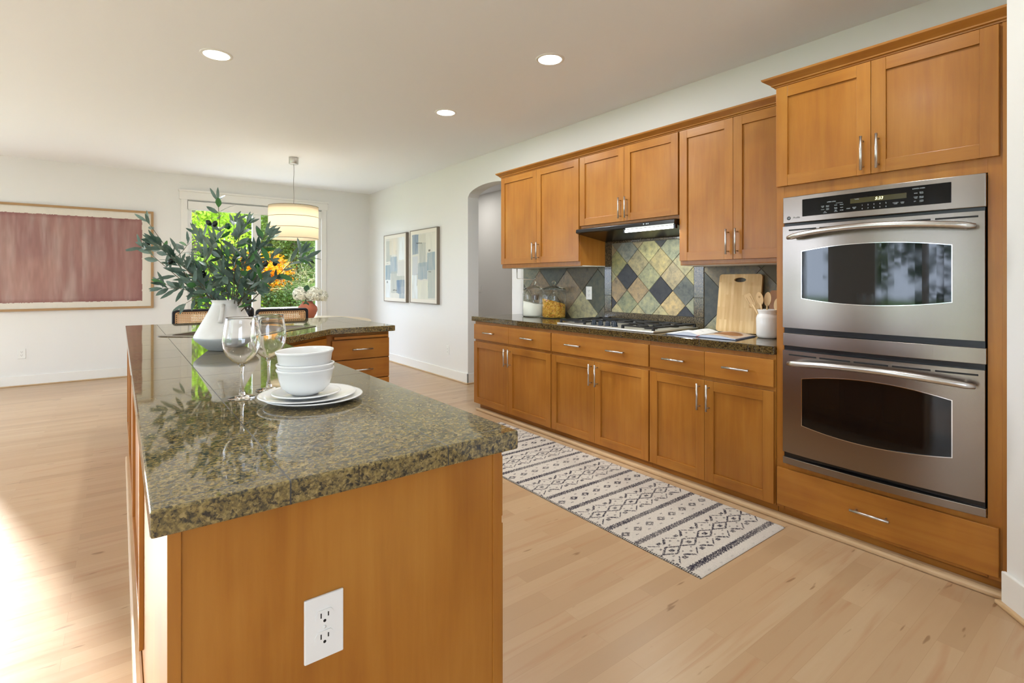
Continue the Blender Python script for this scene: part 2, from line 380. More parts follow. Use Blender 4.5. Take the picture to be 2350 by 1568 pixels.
# ================================================================== THE ROOM
HC = 2.743; WX = 3.403; BY = 8.5; LX = -3.4; RY = -3.0
struct('floor', MB().box(LX-.15, 5.1, RY-.15, BY+.15, -.06, 0), FLOOR).location
struct('ceiling', MB().box(LX-.15, 5.1, RY-.15, BY+.15, HC, HC+.1), CEIL)
# right wall with arched doorway
mb = MB(); mb.box(WX, WX+.155, RY, 4.48, 0, HC); mb.box(WX, WX+.155, 5.376, BY+.15, 0, HC)
ya, yb, zs, za = 4.48, 5.376, 2.285, 2.40; arc = []
for i in range(25):
    t = -1+2*i/24; arc.append(((ya+yb)/2+t*(yb-ya)/2, zs+(za-zs)*math.sqrt(max(0, 1-t*t*.999))))
for i in range(24):
    (y0, z0), (y1, z1) = arc[i], arc[i+1]
    mb.hexa([(WX, y0, z0), (WX+.155, y0, z0), (WX+.155, y1, z1), (WX, y1, z1)], [(WX, y0, HC), (WX+.155, y0, HC), (WX+.155, y1, HC), (WX, y1, HC)])
struct('wall_right', mb, WALL)
def wall_openings(name, a0, a1, ops, mk):
    mb = MB(); cur = a0
    for (u0, u1, z0, z1) in ops:
        mk(mb, cur, u0, 0, HC)
        if z0 > 0: mk(mb, u0, u1, 0, z0)
        mk(mb, u0, u1, z1, HC); cur = u1
    mk(mb, cur, a1, 0, HC); return struct(name, mb, WALL)
wall_openings('wall_back', LX-.15, WX, [(-3.3, -1.83, 0, 2.33), (.757, 2.59, 0, 2.39)], lambda m, a, b, z0, z1: m.box(a, b, BY, BY+.15, z0, z1))
wall_openings('wall_left', RY, BY, [(.3, 2.8, 0, 2.3), (4.2, 7.2, .4, 2.3)], lambda m, a, b, z0, z1: m.box(LX-.15, LX, a, b, z0, z1))
wall_openings('wall_rear', LX-.15, 5.1, [(-2.4, -.4, .5, 2.35)], lambda m, a, b, z0, z1: m.box(a, b, RY-.15, RY, z0, z1))
# diagonal stub beside the oven cabinet
mb = MB(); mb.prism([(WX, .437), (2.745, .437), (2.0, -.25), (2.0, RY), (WX, RY)], lambda u, v, t: (u, v, t), 0, HC); struct('wall_corner', mb, WALL)
mb = MB(); dv = Vector((2.0-2.745, -.25-.437, 0)).normalized(); dn = Vector((dv.y, -dv.x, 0))
if dn.x > 0: dn = -dn
P0 = Vector((2.745, .437, 0)); P1 = P0+dv*1.0
def diag(m, t, z0, z1, a=-.006):
    A = P0+dv*a; m.hexa([A, P1, P1+dn*t, A+dn*t], [p+Vector((0, 0, z1)) for p in (A, P1, P1+dn*t, A+dn*t)]) if z0 == 0 else None
diag(mb, .016, 0, .135); struct('baseboard_corner', mb, TRIM, bevel=.003)
mb = MB(); diag(mb, .032, 0, .018, -.02); struct('trim_1', mb, SHOE, bevel=.006)
# hallway behind the arch
mb = MB(); mb.box(4.95, 5.1, RY, BY+.15, 0, HC); mb.box(WX+.155, 4.95, 3.2, 3.35, 0, HC); mb.box(WX+.155, 4.95, BY, BY+.15, 0, HC); struct('wall_hallway', mb, WALL)
# baseboards with a maple shoe strip
def bboard(name, x0, x1, y0, y1, sh):
    struct(name, MB().box(x0, x1, y0, y1, 0, .125), TRIM, bevel=.003); struct('trim_2', MB().box(*sh, 0, .016), SHOE, bevel=.004)
bboard('baseboard_right', WX-.014, WX, 5.362, BY, (WX-.03, WX-.014, 5.36, BY))
bboard('baseboard_back', -1.75, .68, BY-.014, BY, (-1.75, .68, BY-.028, BY-.014))
bboard('baseboard_arch', WX-.014, WX+.155, 5.362, 5.376, (WX-.03, WX+.155, 5.348, 5.362))
bboard('baseboard_hallway', 4.936, 4.95, 3.35, BY, (4.92, 4.936, 3.35, BY))
bboard('baseboard_back_right', 2.68, WX-.02, BY-.014, BY, (2.68, WX-.02, BY-.028, BY-.014))

# windows / glass doors
def sliding(name, fr, u0, u1, z1, mids, casing=.078, sill=0, handle_u=None, head=.0):
    """fr looks into the room; n>0 is inside"""
    w = bpy.data.objects.new(name, None); COL.objects.link(w); w['_o'] = list(fr.p((u0+u1)/2, sill)); w.location = fr.p((u0+u1)/2, sill); w['kind'] = 'structure'
    mb = MB(); fr.box(mb, u0-casing, u0, sill, z1+.01, -.01, .02); fr.box(mb, u1, u1+casing, sill, z1+.01, -.01, .02)
    fr.box(mb, u0-casing-.02, u1+casing+.02, z1+.01, z1+.12, -.01, .024); fr.box(mb, u0-casing-.03, u1+casing+.03, z1+.12, z1+.145, -.01, .036)
    if sill: fr.box(mb, u0-casing, u1+casing, sill-.1, sill, -.01, .024)
    obj('casing', mb, TRIM, w, .002)
    mb = MB(); fr.box(mb, u0, u0+.055, sill, z1, -.12, -.03); fr.box(mb, u1-.055, u1, sill, z1, -.12, -.03); fr.box(mb, u0, u1, z1-.06, z1, -.12, -.03); fr.box(mb, u0, u1, sill, sill+.07, -.12, -.03)
    for m_ in mids: fr.box(mb, m_-.057, m_+.057, sill, z1, -.11, -.04)
    obj('window_frame', mb, TRIM, w, .003)
    cuts = [u0+.055]+[c for m_ in mids for c in (m_-.057, m_+.057)]+[u1-.055]
    for i in range(0, len(cuts), 2):
        mb = MB(); fr.box(mb, cuts[i]-.003, cuts[i+1]+.003, sill+.065, z1-.055, -.082, -.076); obj('pane', mb, PANE, w)
    if head:
        mb = MB(); fr.box(mb, u0+.004, u1-.004, z1-head, z1-.012, -.03, .045); obj('blind_cassette', mb, TRIM, w, .006)
        mb = MB(); fr.box(mb, u0+.012, u1-.012, z1-head-.012, z1-head, .0, .03); obj('blind_bottom_rail', mb, PLASTIC, w, .003)
    if handle_u is not None:
        pts = []
        for i in range(13):
            a = math.pi*i/12; pts.append(fr.p(handle_u+.062*math.sin(a), 1.15-.085*math.cos(a), -.005))
        mb = MB(); mb.tube([fr.p(handle_u, 1.065, -.03)]+pts+[fr.p(handle_u, 1.235, -.03)], .0085, 10); fr.box(mb, handle_u-.02, handle_u+.008, 1.03, 1.27, -.03, -.018); obj('door_pull', mb, PLASTIC, w)
    return w
frB = Fr((0, BY, 0), (1, 0, 0), (0, -1, 0)); frL = Fr((LX, 0, 0), (0, 1, 0), (1, 0, 0)); frR = Fr((0, RY, 0), (1, 0, 0), (0, 1, 0))
sliding('door_1', frB, .757, 2.59, 2.39, [1.65], handle_u=.80, head=.12)
sliding('door_2', frB, -3.3, -1.83, 2.33, [], casing=.06)
sliding('door_3', frL, .3, 2.8, 2.3, [1.55])
sliding('added_window_1', frL, 4.2, 7.2, 2.3, [5.2, 6.2], sill=.4)  # unseen window, added to brighten the dining end
sliding('added_window_2', frR, -2.4, -.4, 2.35, [-1.4], sill=.5)  # unseen rear window, added to light the island front

# ================================================================== WALL RUN OF BASE CABINETS
XF = 2.812  # face frame
frW = Fr((XF, 0, 0), (0, -1, 0), (-1, 0, 0))  # u = -Y
def U(y): return -y
units = [('three', 4.305, 3.154), ('two', 3.154, 2.178), ('one', 2.178, 1.354)]
unit_lab = ['maple base cabinet at the arch end of the run, two small drawers', 'maple base cabinet under the cooktop, one wide drawer with two pulls', 'maple base cabinet under the open book, beside the oven cabinet']
mids = [3.733, 2.671, 1.771]
for k, (nm, yl, yr) in enumerate(units):
    t = thing('base_cabinet', (3.1, (yl+yr)/2, 0), unit_lab[k], 'cabinet')
    x0 = XF; mb = MB(); mb.box(x0+.001, WX-.002, yr+.001, yl-.001, .058, .868, 0)
    obj('carcass', mb, [WV], t, .001)
    mb = MB(); mb.box(2.835, 2.86, yr+.001, yl-(.055 if k == 0 else .001), .0, .058); obj('toe_kick', mb, [WHY], t)
    ym = mids[k]; g = .0022
    shaker(t, frW, U(yl)+.006, U(ym)-g/2, .067, .670, .57, 'R'); shaker(t, frW, U(ym)+g/2, U(yr)-.006, .067, .670, .57, 'L')
    if k == 1: slab(t, frW, U(yl)+.006, U(yr)-.006, .694, .842, (U((yl+ym)/2)+.03, U((yr+ym)/2)-.03))
    else:
        slab(t, frW, U(yl)+.006, U(ym)-g/2, .694, .842, (U((yl+ym)/2),)); slab(t, frW, U(ym)+g/2, U(yr)-.006, .694, .842, (U((yr+ym)/2),))
o = obj('shoe_molding', MB().box(2.776, 2.834, .45, 4.25, 0, .024), SHOE, None, .008); tag(o, 'pale maple shoe molding along the foot of the wall cabinets', 'molding')
# worktop of the run
o = obj('granite_worktop', MB().box(2.785, WX-.001, 1.354, 4.335, .869, .914), GRAN_SHADED, None, .004, origin=(0, -.11, 0)); tag(o, 'speckled granite worktop along the right wall, shade put into its colour', 'worktop')
# ------------------------------------------------------------------ tall oven cabinet
t = thing('oven_cabinet', (3.1, .9, 0), 'tall maple cabinet housing the double oven at the right end', 'cabinet')
mb = MB(); X1 = WX-.002
yl, yr = 1.352, .438
XB = XF+.021
mb.box(XB, X1, yl-.022, yl-.0005, .058, 2.302); mb.box(XB, X1, yr+.0005, yr+.022, .058, 2.302)
mb.box(XB, X1-.021, yr+.023, yl-.023, 1.715, 2.302); mb.box(XB, X1-.021, yr+.023, yl-.023, .058, .297); mb.box(X1-.02, X1, yr+.023, yl-.023, .058, 2.302)
mb.box(XF, XF+.02, yl-.040, yl, .058, 2.303); mb.box(XF, XF+.02, yr, yr+.066, .058, 2.303)
mb.box(XF, XF+.02, yr+.066, yl-.040, 1.706, 2.303); mb.box(XF, XF+.02, yr+.066, yl-.040, .058, .300)
obj('carcass', mb, [WV], t, .001)
obj('toe_kick', MB().box(2.835, 2.86, yr, yl, 0, .058), [WHY], t)
mb = MB(); frW.box(mb, U(yr)-.022, U(yr)-.002, .03, 2.30, .0, .006); obj('filler_strip', mb, WV, t, .001)
shaker(t, frW, U(1.346), U(.909)-.001, 1.766, 2.292, 1.863, 'R'); shaker(t, frW, U(.909)+.001, U(.468), 1.766, 2.292, 1.863, 'L')
slab(t, frW, U(1.343), U(.468), .078, .276, (U(.908),))
# ------------------------------------------------------------------ upper cabinets
XU = 3.085; frU = Fr((XU, 0, 0), (0, -1, 0), (-1, 0, 0))
ul = [(4.225, 3.110, 3.664, 1.392, 1.430, 'maple wall cabinet with two doors above the glass jars'), (3.108, 2.142, 2.625, 1.697, 1.722, 'short maple wall cabinet above the black range hood'),
      (2.140, 1.354, 1.745, 1.372, 1.402, 'maple wall cabinet above the cutting board and crock')]
for yl, yr, ym, zb, zd, lab in ul:
    t = thing('wall_cabinet', (3.24, (yl+yr)/2, zb), lab, 'cabinet')
    mb = MB(); mb.box(XU, WX-.002, yr, yl, zb+.004, 2.303, 0); obj('carcass', mb, [WV], t, .001)
    mb = MB(); mb.box(XU+.021, WX-.003, yr+.001, yl-.001, zb-.003, zb+.0035); obj('underside_panel', mb, MELA, t)
    mb = MB(); mb.box(XU, XU+.02, yr, yl, zb-.001, zb+.0035); obj('light_rail', mb, [WHY], t, .001)
    hz = zd+.11 if zb < 1.6 else zd+.10
    shaker(t, frU, U(yl)+.006, U(ym)-.001, zd, 2.292, hz, 'R'); shaker(t, frU, U(ym)+.001, U(yr)-.005, zd, 2.292, hz, 'L')
def crown(name, xf, yl, yr, lab, ret, xb):
    prof = [(0, 2.298), (.010, 2.298), (.012, 2.304), (.020, 2.307), (.022, 2.313), (.034, 2.322), (.050, 2.333), (.055, 2.337), (.058, 2.346), (0, 2.346)]
    mb = MB(); k = ret
    n = len(prof)
    a = [(xf-u, yr, z) for u, z in prof]; b = [(xf-u, yl+u*k, z) for u, z in prof]; c = [(xb, yl+u*k, z) for u, z in prof]
    vs = a+b+c; fs = [tuple(range(n)), tuple(2*n+i for i in range(n-1, -1, -1))]
    for s in (0, n):
        for i in range(n): j = (i+1) % n; fs.append((s+i, s+j, s+n+j, s+n+i))
    mb.add(vs, fs); mb.box(xf+.001, xb, yr, yl-.001, 2.303, 2.345)
    o = obj(name, mb, [WHY]); tag(o, lab, 'molding')
crown('crown_molding', XU, 4.225, 1.356, 'maple crown molding along the top of the wall cabinets', .75, WX-.003)
crown('crown_molding', XF, 1.352, .438, 'maple crown molding on top of the tall oven cabinet', 1.0, WX-.003)

# ------------------------------------------------------------------ backsplash
def clip(poly, axis, val, keep_greater):
    out = []
    for i in range(len(poly)):
        p, q = poly[i], poly[(i+1) % len(poly)]; ip = (p[axis] > val) == keep_greater; iq = (q[axis] > val) == keep_greater
        if ip: out.append(p)
        if ip != iq:
            t = (val-p[axis])/(q[axis]-p[axis]); out.append((p[0]+t*(q[0]-p[0]), p[1]+t*(q[1]-p[1])))
    return out
def shrink(poly, d):
    n = len(poly); A = sum(poly[i][0]*poly[(i+1) % n][1]-poly[(i+1) % n][0]*poly[i][1] for i in range(n))
    if abs(A) < 2e-4: return None
    if A < 0: poly = poly[::-1]
    out = poly[:]
    for i in range(n):
        p, q = poly[i], poly[(i+1) % n]; ex, ey = q[0]-p[0], q[1]-p[1]; L = math.hypot(ex, ey)
        if L < 1e-5: continue
        nx, ny = -ey/L, ex/L; c = nx*p[0]+ny*p[1]+d; new = []
        for j in range(len(out)):
            a, b = out[j], out[(j+1) % len(out)]; da = nx*a[0]+ny*a[1]-c; db = nx*b[0]+ny*b[1]-c
            if da >= 0: new.append(a)
            if (da >= 0) != (db >= 0):
                t = da/(da-db); new.append((a[0]+t*(b[0]-a[0]), a[1]+t*(b[1]-a[1])))
        out = new
        if len(out) < 3: return None
    return out
XS = WX-.010; tiles = []
def rect_clip(poly, y0, y1, z0, z1):
    for a, v, g in ((0, y0, True), (0, y1, False), (1, z0, True), (1, z1, False)):
        poly = clip(poly, a, v, g)
        if len(poly) < 3: return None
    return poly
pal = [(150, 146, 108), (128, 134, 116), (158, 142, 108), (140, 132, 104), (120, 128, 118), (164, 156, 116), (146, 128, 98)]
dark = (38, 42, 54); h = .1125
spec = {(0, 0): dark, (3, -1): dark, (5, -3): dark, (-2, -2): dark, (3, 3): (60, 60, 70), (5, -1): (84, 92, 96), (-1, 1): (136, 138, 92), (1, 1): (152, 142, 108), (0, 2): (118, 126, 124), (2, 2): (170, 166, 118),
        (3, 1): (158, 146, 104), (4, 2): (134, 142, 122), (2, 0): (142, 146, 116), (4, 0): (150, 138, 114), (1, -1): (154, 130, 98), (-1, -1): (148, 126, 98), (0, -2): (126, 134, 104), (2, -2): (134, 140, 116), (4, -2): (170, 148, 106), (5, 1): (156, 150, 120)}
for r in range(-3, 8):
    for j in range(-4, 5):
        if (r+j) % 2: continue
        cy, cz = 2.869-r*h, 1.301+j*h
        p = rect_clip([(cy-h, cz), (cy, cz-h), (cy+h, cz), (cy, cz+h)], 2.234, 3.038, .996, 1.586)
        if p: tiles.append((p, spec.get((r, j), pal[(r*7+j*3) % len(pal)]), .0014))
def big(cy0, cz0, hh, y0, y1, z0, z1, sp):
    for r in range(-6, 7):
        for j in range(-4, 5):
            if (r+j) % 2: continue
            cy, cz = cy0-r*hh, cz0+j*hh; p = rect_clip([(cy-hh, cz), (cy, cz-hh), (cy+hh, cz), (cy, cz+hh)], y0, y1, z0, z1)
            if p: tiles.append((p, sp.get((r, j), [(96, 100, 86), (124, 112, 90), (82, 80, 66), (140, 132, 104)][(r*5+j) % 4]), .0013))
big(3.60, 1.17, .2, 3.120, 4.265, .914, 1.40, {(0, 0): (136, 118, 98), (1, -1): (158, 156, 122), (1, 1): (88, 78, 58), (2, 0): (70, 76, 60), (-1, 1): (74, 78, 70), (-2, 0): (138, 112, 84), (-1, -1): (110, 100, 84), (-3, 1): (120, 124, 108), (-3, -1): (128, 122, 100)})
big(2.16, 1.13, .215, 1.354, 2.149, .914, 1.40, {(0, 0): (58, 64, 66), (1, 1): (112, 102, 88), (2, 0): (124, 116, 98), (1, -1): (136, 138, 118), (3, 1): (96, 84, 68), (3, -1): (130, 122, 100)})
mb = MB(); fcol = []
for poly, c, gap in tiles:
    s = shrink(poly, gap); s2 = s and shrink(s, .0012)
    if not s2 or len(s) != len(s2) or len(s) < 3: continue
    n = len(s); jit = random.uniform(0, .0015); cl = lin(*c); cl = (cl*.72+lin(132, 126, 100)*.28*(cl.sum()/lin(132, 126, 100).sum()))*.95
    mb.add([(XS, y, z) for y, z in s]+[(XS-.004-jit, y, z) for y, z in s2], [tuple(range(n, 2*n))]+[(i, (i+1) % n, n+(i+1) % n, n+i) for i in range(n)]); fcol += [cl]*(n+1)
bs = thing('tiled_backsplash', (WX, 2.8, .914), 'slate tile backsplash set on the diagonal behind the cooktop', 'backsplash')
o = obj('slate_tiles', mb, SLATE, bs, recalc=False)
at = o.data.color_attributes.new('Col', 'FLOAT_COLOR', 'CORNER'); buf = np.ones((len(o.data.loops), 4), np.float32)
for p, c in zip(o.data.polygons, fcol):
    for li in p.loop_indices: buf[li, :3] = c
at.data.foreach_set('color', buf.ravel())
GROUT = simple('grout', srgb(112, 106, 92), .9)
mb = MB(); mb.box(XS, WX-.001, 1.354, 4.266, .914, 1.372); mb.box(XS, WX-.001, 2.142, 3.108, 1.3719, 1.696); obj('grout_bed', mb, GROUT, bs)
mb = MB()
def gb(y0, y1, z0, z1): mb.box(XS-.008, XS, y0+.001, y1-.001, z0+.001, z1-.001)
for y0, y1 in ((3.038, 3.118), (2.152, 2.234)):
    for z0, z1 in ((.997, 1.14), (1.14, 1.37), (1.37, 1.586)): gb(y0, y1, z0, z1)
for z0, z1 in ((.915, .996), (1.586, 1.665)):
    for y0, y1 in ((2.152, 2.4), (2.4, 2.73), (2.73, 3.118)): gb(y0, y1, z0, z1)
obj('granite_border', mb, GRANB, bs, .001)

# ------------------------------------------------------------------ outlets and switches
def outlet(name, fr, u, z, label, w=.072, hh=.118, kind='outlet', group=None):
    t = thing(name, fr.p(u, z-hh/2), label, kind, group); mb = MB(); fr.box(mb, u-w/2, u+w/2, z-hh/2, z+hh/2, .0003, .006); obj('plate', mb, PLASTIC, t, .0022)
    if kind == 'outlet':
        for s in (-1, 1):
            cz = z+s*.0195; mb = MB(); pts = []
            for i in range(28):
                a = 2*math.pi*i/28; pts.append((.0172*math.cos(a), max(-.0132, min(.0132, .0172*math.sin(a)))))
            mb.prism(pts, lambda a, b, tt: fr.p(u+a, cz+b, tt), .0055, .0078, 0)
            fr.box(mb, u-.0078, u-.0056, cz-.001, cz+.0082, .0076, .0081, 1); fr.box(mb, u+.0056, u+.0078, cz-.0002, cz+.0076, .0076, .0081, 1)
            mb.prism([(.0028*math.cos(a*.5236), -.0070+.0028*math.sin(a*.5236)) for a in range(12)], lambda a, b, tt: fr.p(u+a, cz+b, tt), .0076, .0081, 1)
            obj('receptacle', mb, [PLASTIC, SLOT], t, 0)
        mb = MB(); mb.tube([fr.p(u, z, .0055), fr.p(u, z, .0074)], .003, 14); obj('screw', mb, PLASTIC, t)
    else:
        k = max(1, round(w/.06)) ; k = 2 if w > .1 else 1
        for i in range(k):
            cu_ = u+(i-(k-1)/2)*.046; mb = MB(); fr.box(mb, cu_-.016, cu_+.016, z-.033, z+.033, .0055, .0085); obj('rocker', mb, PLASTIC, t, .0015)
    return t
frI = Fr((0, .985, 0), (1, 0, 0), (0, -1, 0))
outlet('wall_outlet', frI, .3045, .621, 'large white duplex outlet on the near end panel of the island')
outlet('wall_outlet', frB, -.933, .39, 'white duplex outlet low on the wall under the red painting')
outlet('wall_outlet', Fr((WX, 0, 0), (0, -1, 0), (-1, 0, 0)), -5.86, .362, 'white outlet low on the wall beside the archway')
outlet('wall_outlet', Fr((XS-.005, 0, 0), (0, -1, 0), (-1, 0, 0)), -3.305, 1.155, 'white outlet on the slate backsplash right of the jars')
outlet('light_switch', frB, .464, 1.204, 'white double rocker switch between the red painting and the glass door', w=.118, kind='switch')
outlet('light_switch', Fr((4.95, 0, 0), (0, -1, 0), (-1, 0, 0)), -7.42, 1.13, 'white switch on the hallway wall seen through the arch', kind='switch')

# ================================================================== DOUBLE OVEN
ov = thing('double_wall_oven', (2.95, .9075, .3), 'stainless steel double wall oven built into the tall cabinet', 'oven')
Y0, Y1 = .506, 1.309; YM = (Y0+Y1)/2
def bow(y, b=.022): s = (y-YM)/((Y1-Y0)/2); return 2.792-b*(1-s*s)
def colplate(mb, y0, y1, zlo, zhi, x0=0, tk=.02, n=24, mi=0, fn=bow):
    ys = [y0+(y1-y0)*i/n for i in range(n+1)]; zl = zlo if callable(zlo) else (lambda y: zlo); zh = zhi if callable(zhi) else (lambda y: zhi)
    vs = []; fs = []
    for y in ys:
        x = fn(y)+x0; vs += [(x, y, zl(y)), (x, y, zh(y)), (x+tk, y, zh(y)), (x+tk, y, zl(y))]
    for i in range(n):
        a, b = 4*i, 4*i+4
        for k in range(4): k2 = (k+1) % 4; fs.append((a+k, a+k2, b+k2, b+k))
    fs += [(0, 1, 2, 3), (4*n+3, 4*n+2, 4*n+1, 4*n)]; mb.add(vs, fs, mi)
mb = MB(); mb.box(2.800, 3.30, Y0+.004, Y1-.004, .306, 1.700); obj('chassis', mb, BLACK, ov)
# control panel
mb = MB(); colplate(mb, Y0, Y1, 1.566, 1.703, -.002); obj('control_panel', mb, STEEL, ov, .003)
mb = MB(); colplate(mb, .613, 1.208, 1.594, 1.681, -.0038, .004); cp = obj('control_glass', mb, simple('black_panel_glass', srgb(8, 9, 11), .08, 0, Specular__IOR__Level=.3), ov, .0015)
mb = MB(); colplate(mb, .745+.02, .985, 1.632, 1.655, -.0046, .002); obj('display', mb, simple('display_tint', srgb(60, 54, 14), .2), cp)
xt = lambda y: bow(y)-.0050
mb = MB(); text_mb([('5:33', .868, 1.6435, .0185, .2)], lambda y: bow(y)-.0068, mb); obj('clock_digits', mb, AMBER, cp)
INK = simple('pale_ink', srgb(190, 200, 205), .5); DINK = simple('dark_ink', srgb(50, 48, 46), .4)
items = [('UPPER OVEN', 1.068, 1.652, .0068), ('LOWER OVEN', .722, 1.668, .0068), ('CONVECTION', 1.033, 1.642, .0045), ('COOK\nTIME', 1.108, 1.632, .005), ('DELAY\nSTART', 1.085, 1.632, .005), ('CLEAN', 1.108, 1.618, .005), ('OVEN\nLIGHT', 1.085, 1.618, .005), ('SET\nCLOCK', 1.097, 1.604, .005),
         ('BAKE', 1.048, 1.633, .005), ('ROAST', 1.022, 1.633, .005), ('BROIL\nHI/LO', 1.048, 1.618, .005), ('BAKE', 1.022, 1.619, .005), ('SELF\nCLEAN', 1.048, 1.605, .005), ('PROBE', 1.022, 1.606, .005), ('START', .993, 1.610, .0055), ('CLEAR\nOFF', .968, 1.610, .0055),
         ('BAKE', .732, 1.648, .005), ('BROIL\nHI/LO', .712, 1.648, .005), ('COOK\nTIME', .732, 1.629, .005), ('DELAY\nSTART', .712, 1.629, .005), ('KITCHEN\nTIMER', .805, 1.613, .005), ('OVEN\nTEMP', .780, 1.613, .005), ('SET', .735, 1.613, .005), ('OVEN\nLIGHT', .712, 1.613, .005), ('Cooking', .958, 1.651, .005)]
for i, d in enumerate('12345'): items.append((d, .935-.0235*i, 1.619, .0085))
for i, d in enumerate('67890'): items.append((d, .935-.0235*i, 1.603, .0085))
for sel in (lambda y: y > 1.06, lambda y: 1.0 < y <= 1.06, lambda y: .98 < y <= 1.0, lambda y: .95 < y <= .98, lambda y: .83 < y <= .95, lambda y: .76 < y <= .83, lambda y: y <= .76):
    mb = MB(); text_mb([i_ for i_ in items if sel(i_[1])], xt, mb); obj('button_lettering', mb, INK, cp)
mb = MB(); xl = bow(1.27)-.0022
mb.prism([(.0095*math.cos(a*math.pi/12), .0095*math.sin(a*math.pi/12)) for a in range(24)], lambda a, b, tt: (xl-tt, 1.277+a, 1.592+b), 0, .0006); text_mb([('Profile', 1.238, 1.592, .0135, .3)], lambda y: bow(y)-.0022, mb)
text_mb([('GE', 1.277, 1.592, .0095, .2)], lambda y: xl-.0008, mb, 1); obj('maker_badge', mb, [DINK, INK], ov)
def arcf(zc, ze, up): return lambda y: (zc if 0 else ze+(zc-ze)*(1-((y-.91)/.298)**2))
def oven_door(z0, z1, wz0, wz1, b0, b1, name):
    mb = MB(); wl, wr = 1.208, .612; top = arcf(b1, wz1, 1); bot = arcf(b0, wz0, 0)
    colplate(mb, wl, Y1, z0, z1, -.004, .024, 6); colplate(mb, Y0+.003, wr, z0, z1, -.004, .024, 6); colplate(mb, wr, wl, top, z1, -.004, .024); colplate(mb, wr, wl, z0, bot, -.004, .024)
    d = obj(name, mb, STEEL, ov)
    mb = MB(); colplate(mb, wr+.0002, wl-.0002, lambda y: bot(y)+.0002, lambda y: top(y)-.0002, -.0015, .012); g = obj('oven_window', mb, BGLASS, d)
    mb = MB(); 
    colplate(mb, wr-.0035, wr, lambda y: bot(wr)-.003, lambda y: top(wr)+.003, -.0062, .004, 2); colplate(mb, wl, wl+.0035, lambda y: bot(wl)-.003, lambda y: top(wl)+.003, -.0062, .004, 2)
    colplate(mb, wr, wl, top, lambda y: top(y)+.003, -.0062, .004); colplate(mb, wr, wl, lambda y: bot(y)-.003, bot, -.0062, .004); obj('window_bezel', mb, CHROME, d)
    mb = MB(); zz = z1-.021; wd = (Y1-Y0-.04)/5
    for i in range(5): colplate(mb, Y0+.022+i*wd, Y0+.022+(i+1)*wd-.014, zz-.0042, zz+.0042, -.0046, .003, 6)
    obj('vent_slots', mb, SLOT, d, .0015)
    pts = []; rs = []
    zc = z1-.063
    for i in range(25):
        s = -1+i/12; y = .896+s*.366; k = 1-s*s; pts.append((2.742-.07*k**.8 if abs(s) < 1 else 2.742, y, zc+.026*k)); rs.append(.0145 if abs(s) < .93 else .010)
    mb = MB(); mb.tube(pts, rs, 14)
    for s in (-.9, .9): mb.tube([(2.79, .896+s*.366, zc), (2.735, .896+s*.366, zc+.004)], .009, 10)
    obj('handle', mb, BAR, d)
oven_door(1.021, 1.550, 1.177, 1.415, 1.153, 1.440, 'upper_door'); oven_door(.368, .902, .526, .763, .498, .797, 'lower_door')
mb = MB(); colplate(mb, Y0, Y1, .926, .992, -.001); obj('middle_trim', mb, STEEL, ov, .002)
mb = MB(); colplate(mb, Y0, Y1, .307, .342, -.004); obj('bottom_trim', mb, STEEL, ov, .002)

# ================================================================== COOKTOP, HOOD
ck = thing('gas_cooktop', (3.1, 2.65, .914), 'stainless steel gas cooktop with black cast iron grates', 'cooktop')
cx0, cx1, cy0, cy1 = 2.832, 3.355, 2.174, 3.125
mb = MB(); mb.box(cx0, cx1, cy0, cy1, .9142, .928); obj('steel_tray', mb, steel('satin_tray', .42, srgb(222, 218, 210)), ck, .004)
burn = [(2.97, 3.0), (3.22, 3.0), (3.22, 2.65), (2.97, 2.30), (3.22, 2.30)]
for bx, by in burn:
    mb = MB(); mb.lathe([(.045, .926), (.047, .936), (.034, .938), (.034, .946), (.030, .949), (0, .949)], (bx, by, 0), 24); obj('burner_cap', mb, BLACK, ck)
for gy0, gy1 in ((2.84, 3.105), (2.50, 2.80), (2.195, 2.46)):
    mb = MB(); gx0 = 2.86 if gy0 != 2.50 else 3.07; gx1 = 3.335; zt = .953
    for a, b in (((gx0, gy0), (gx1, gy0)), ((gx0, gy1), (gx1, gy1)), ((gx0, gy0), (gx0, gy1)), ((gx1, gy0), (gx1, gy1)), (((gx0+gx1)/2, gy0), ((gx0+gx1)/2, gy1))):
        mb.box(a[0]-.0045, b[0]+.0045, a[1]-.0045, b[1]+.0045, zt-.011, zt)
    for bx, by in burn:
        if gy0 < by < gy1 and gx0 < bx:
            for k in range(4):
                a = k*R90; dx, dy = math.cos(a), math.sin(a); ex = .115 if dx else .125
                x1_, y1_ = bx+dx*ex, by+dy*ex; x0_, y0_ = bx+dx*.03, by+dy*.03
                x1_ = min(max(x1_, gx0), gx1); y1_ = min(max(y1_, gy0), gy1)
                mb.box(min(x0_, x1_)-.004, max(x0_, x1_)+.004, min(y0_, y1_)-.004, max(y0_, y1_)+.004, zt-.011, zt+.002)
    for lx in (gx0, gx1):
        for ly in (gy0, gy1): mb.box(lx-.009, lx+.009, ly-.009, ly+.009, .925, zt-.002)
    obj('grate', mb, IRON, ck, .003)
for kx, ky in ((2.90, 2.78), (2.90, 2.71), (2.90, 2.64), (2.90, 2.57), (2.98, 2.65)):
    mb = MB(); mb.lathe([(.023, .926), (.023, .936), (.019, .940), (.018, .957), (.015, .960), (0, .960)], (kx, ky, 0), 22); mb.box(kx-.0035, kx+.0035, ky-.016, ky+.016, .958, .964); obj('knob', mb, NAVY, ck)
hd = thing('range_hood', (3.2, 2.62, 1.64), 'slim black range hood with a lit tube under the wall cabinet', 'range hood')
mb = MB(); mb.prism([(3.405-.006, 1.694), (3.04, 1.694), (3.025, 1.688), (3.022, 1.662), (3.04, 1.655), (3.399, 1.600)], lambda u, v, t_: (u, t_, v), 2.146, 3.104)
obj('hood_body', mb, BLACK, hd, .002)
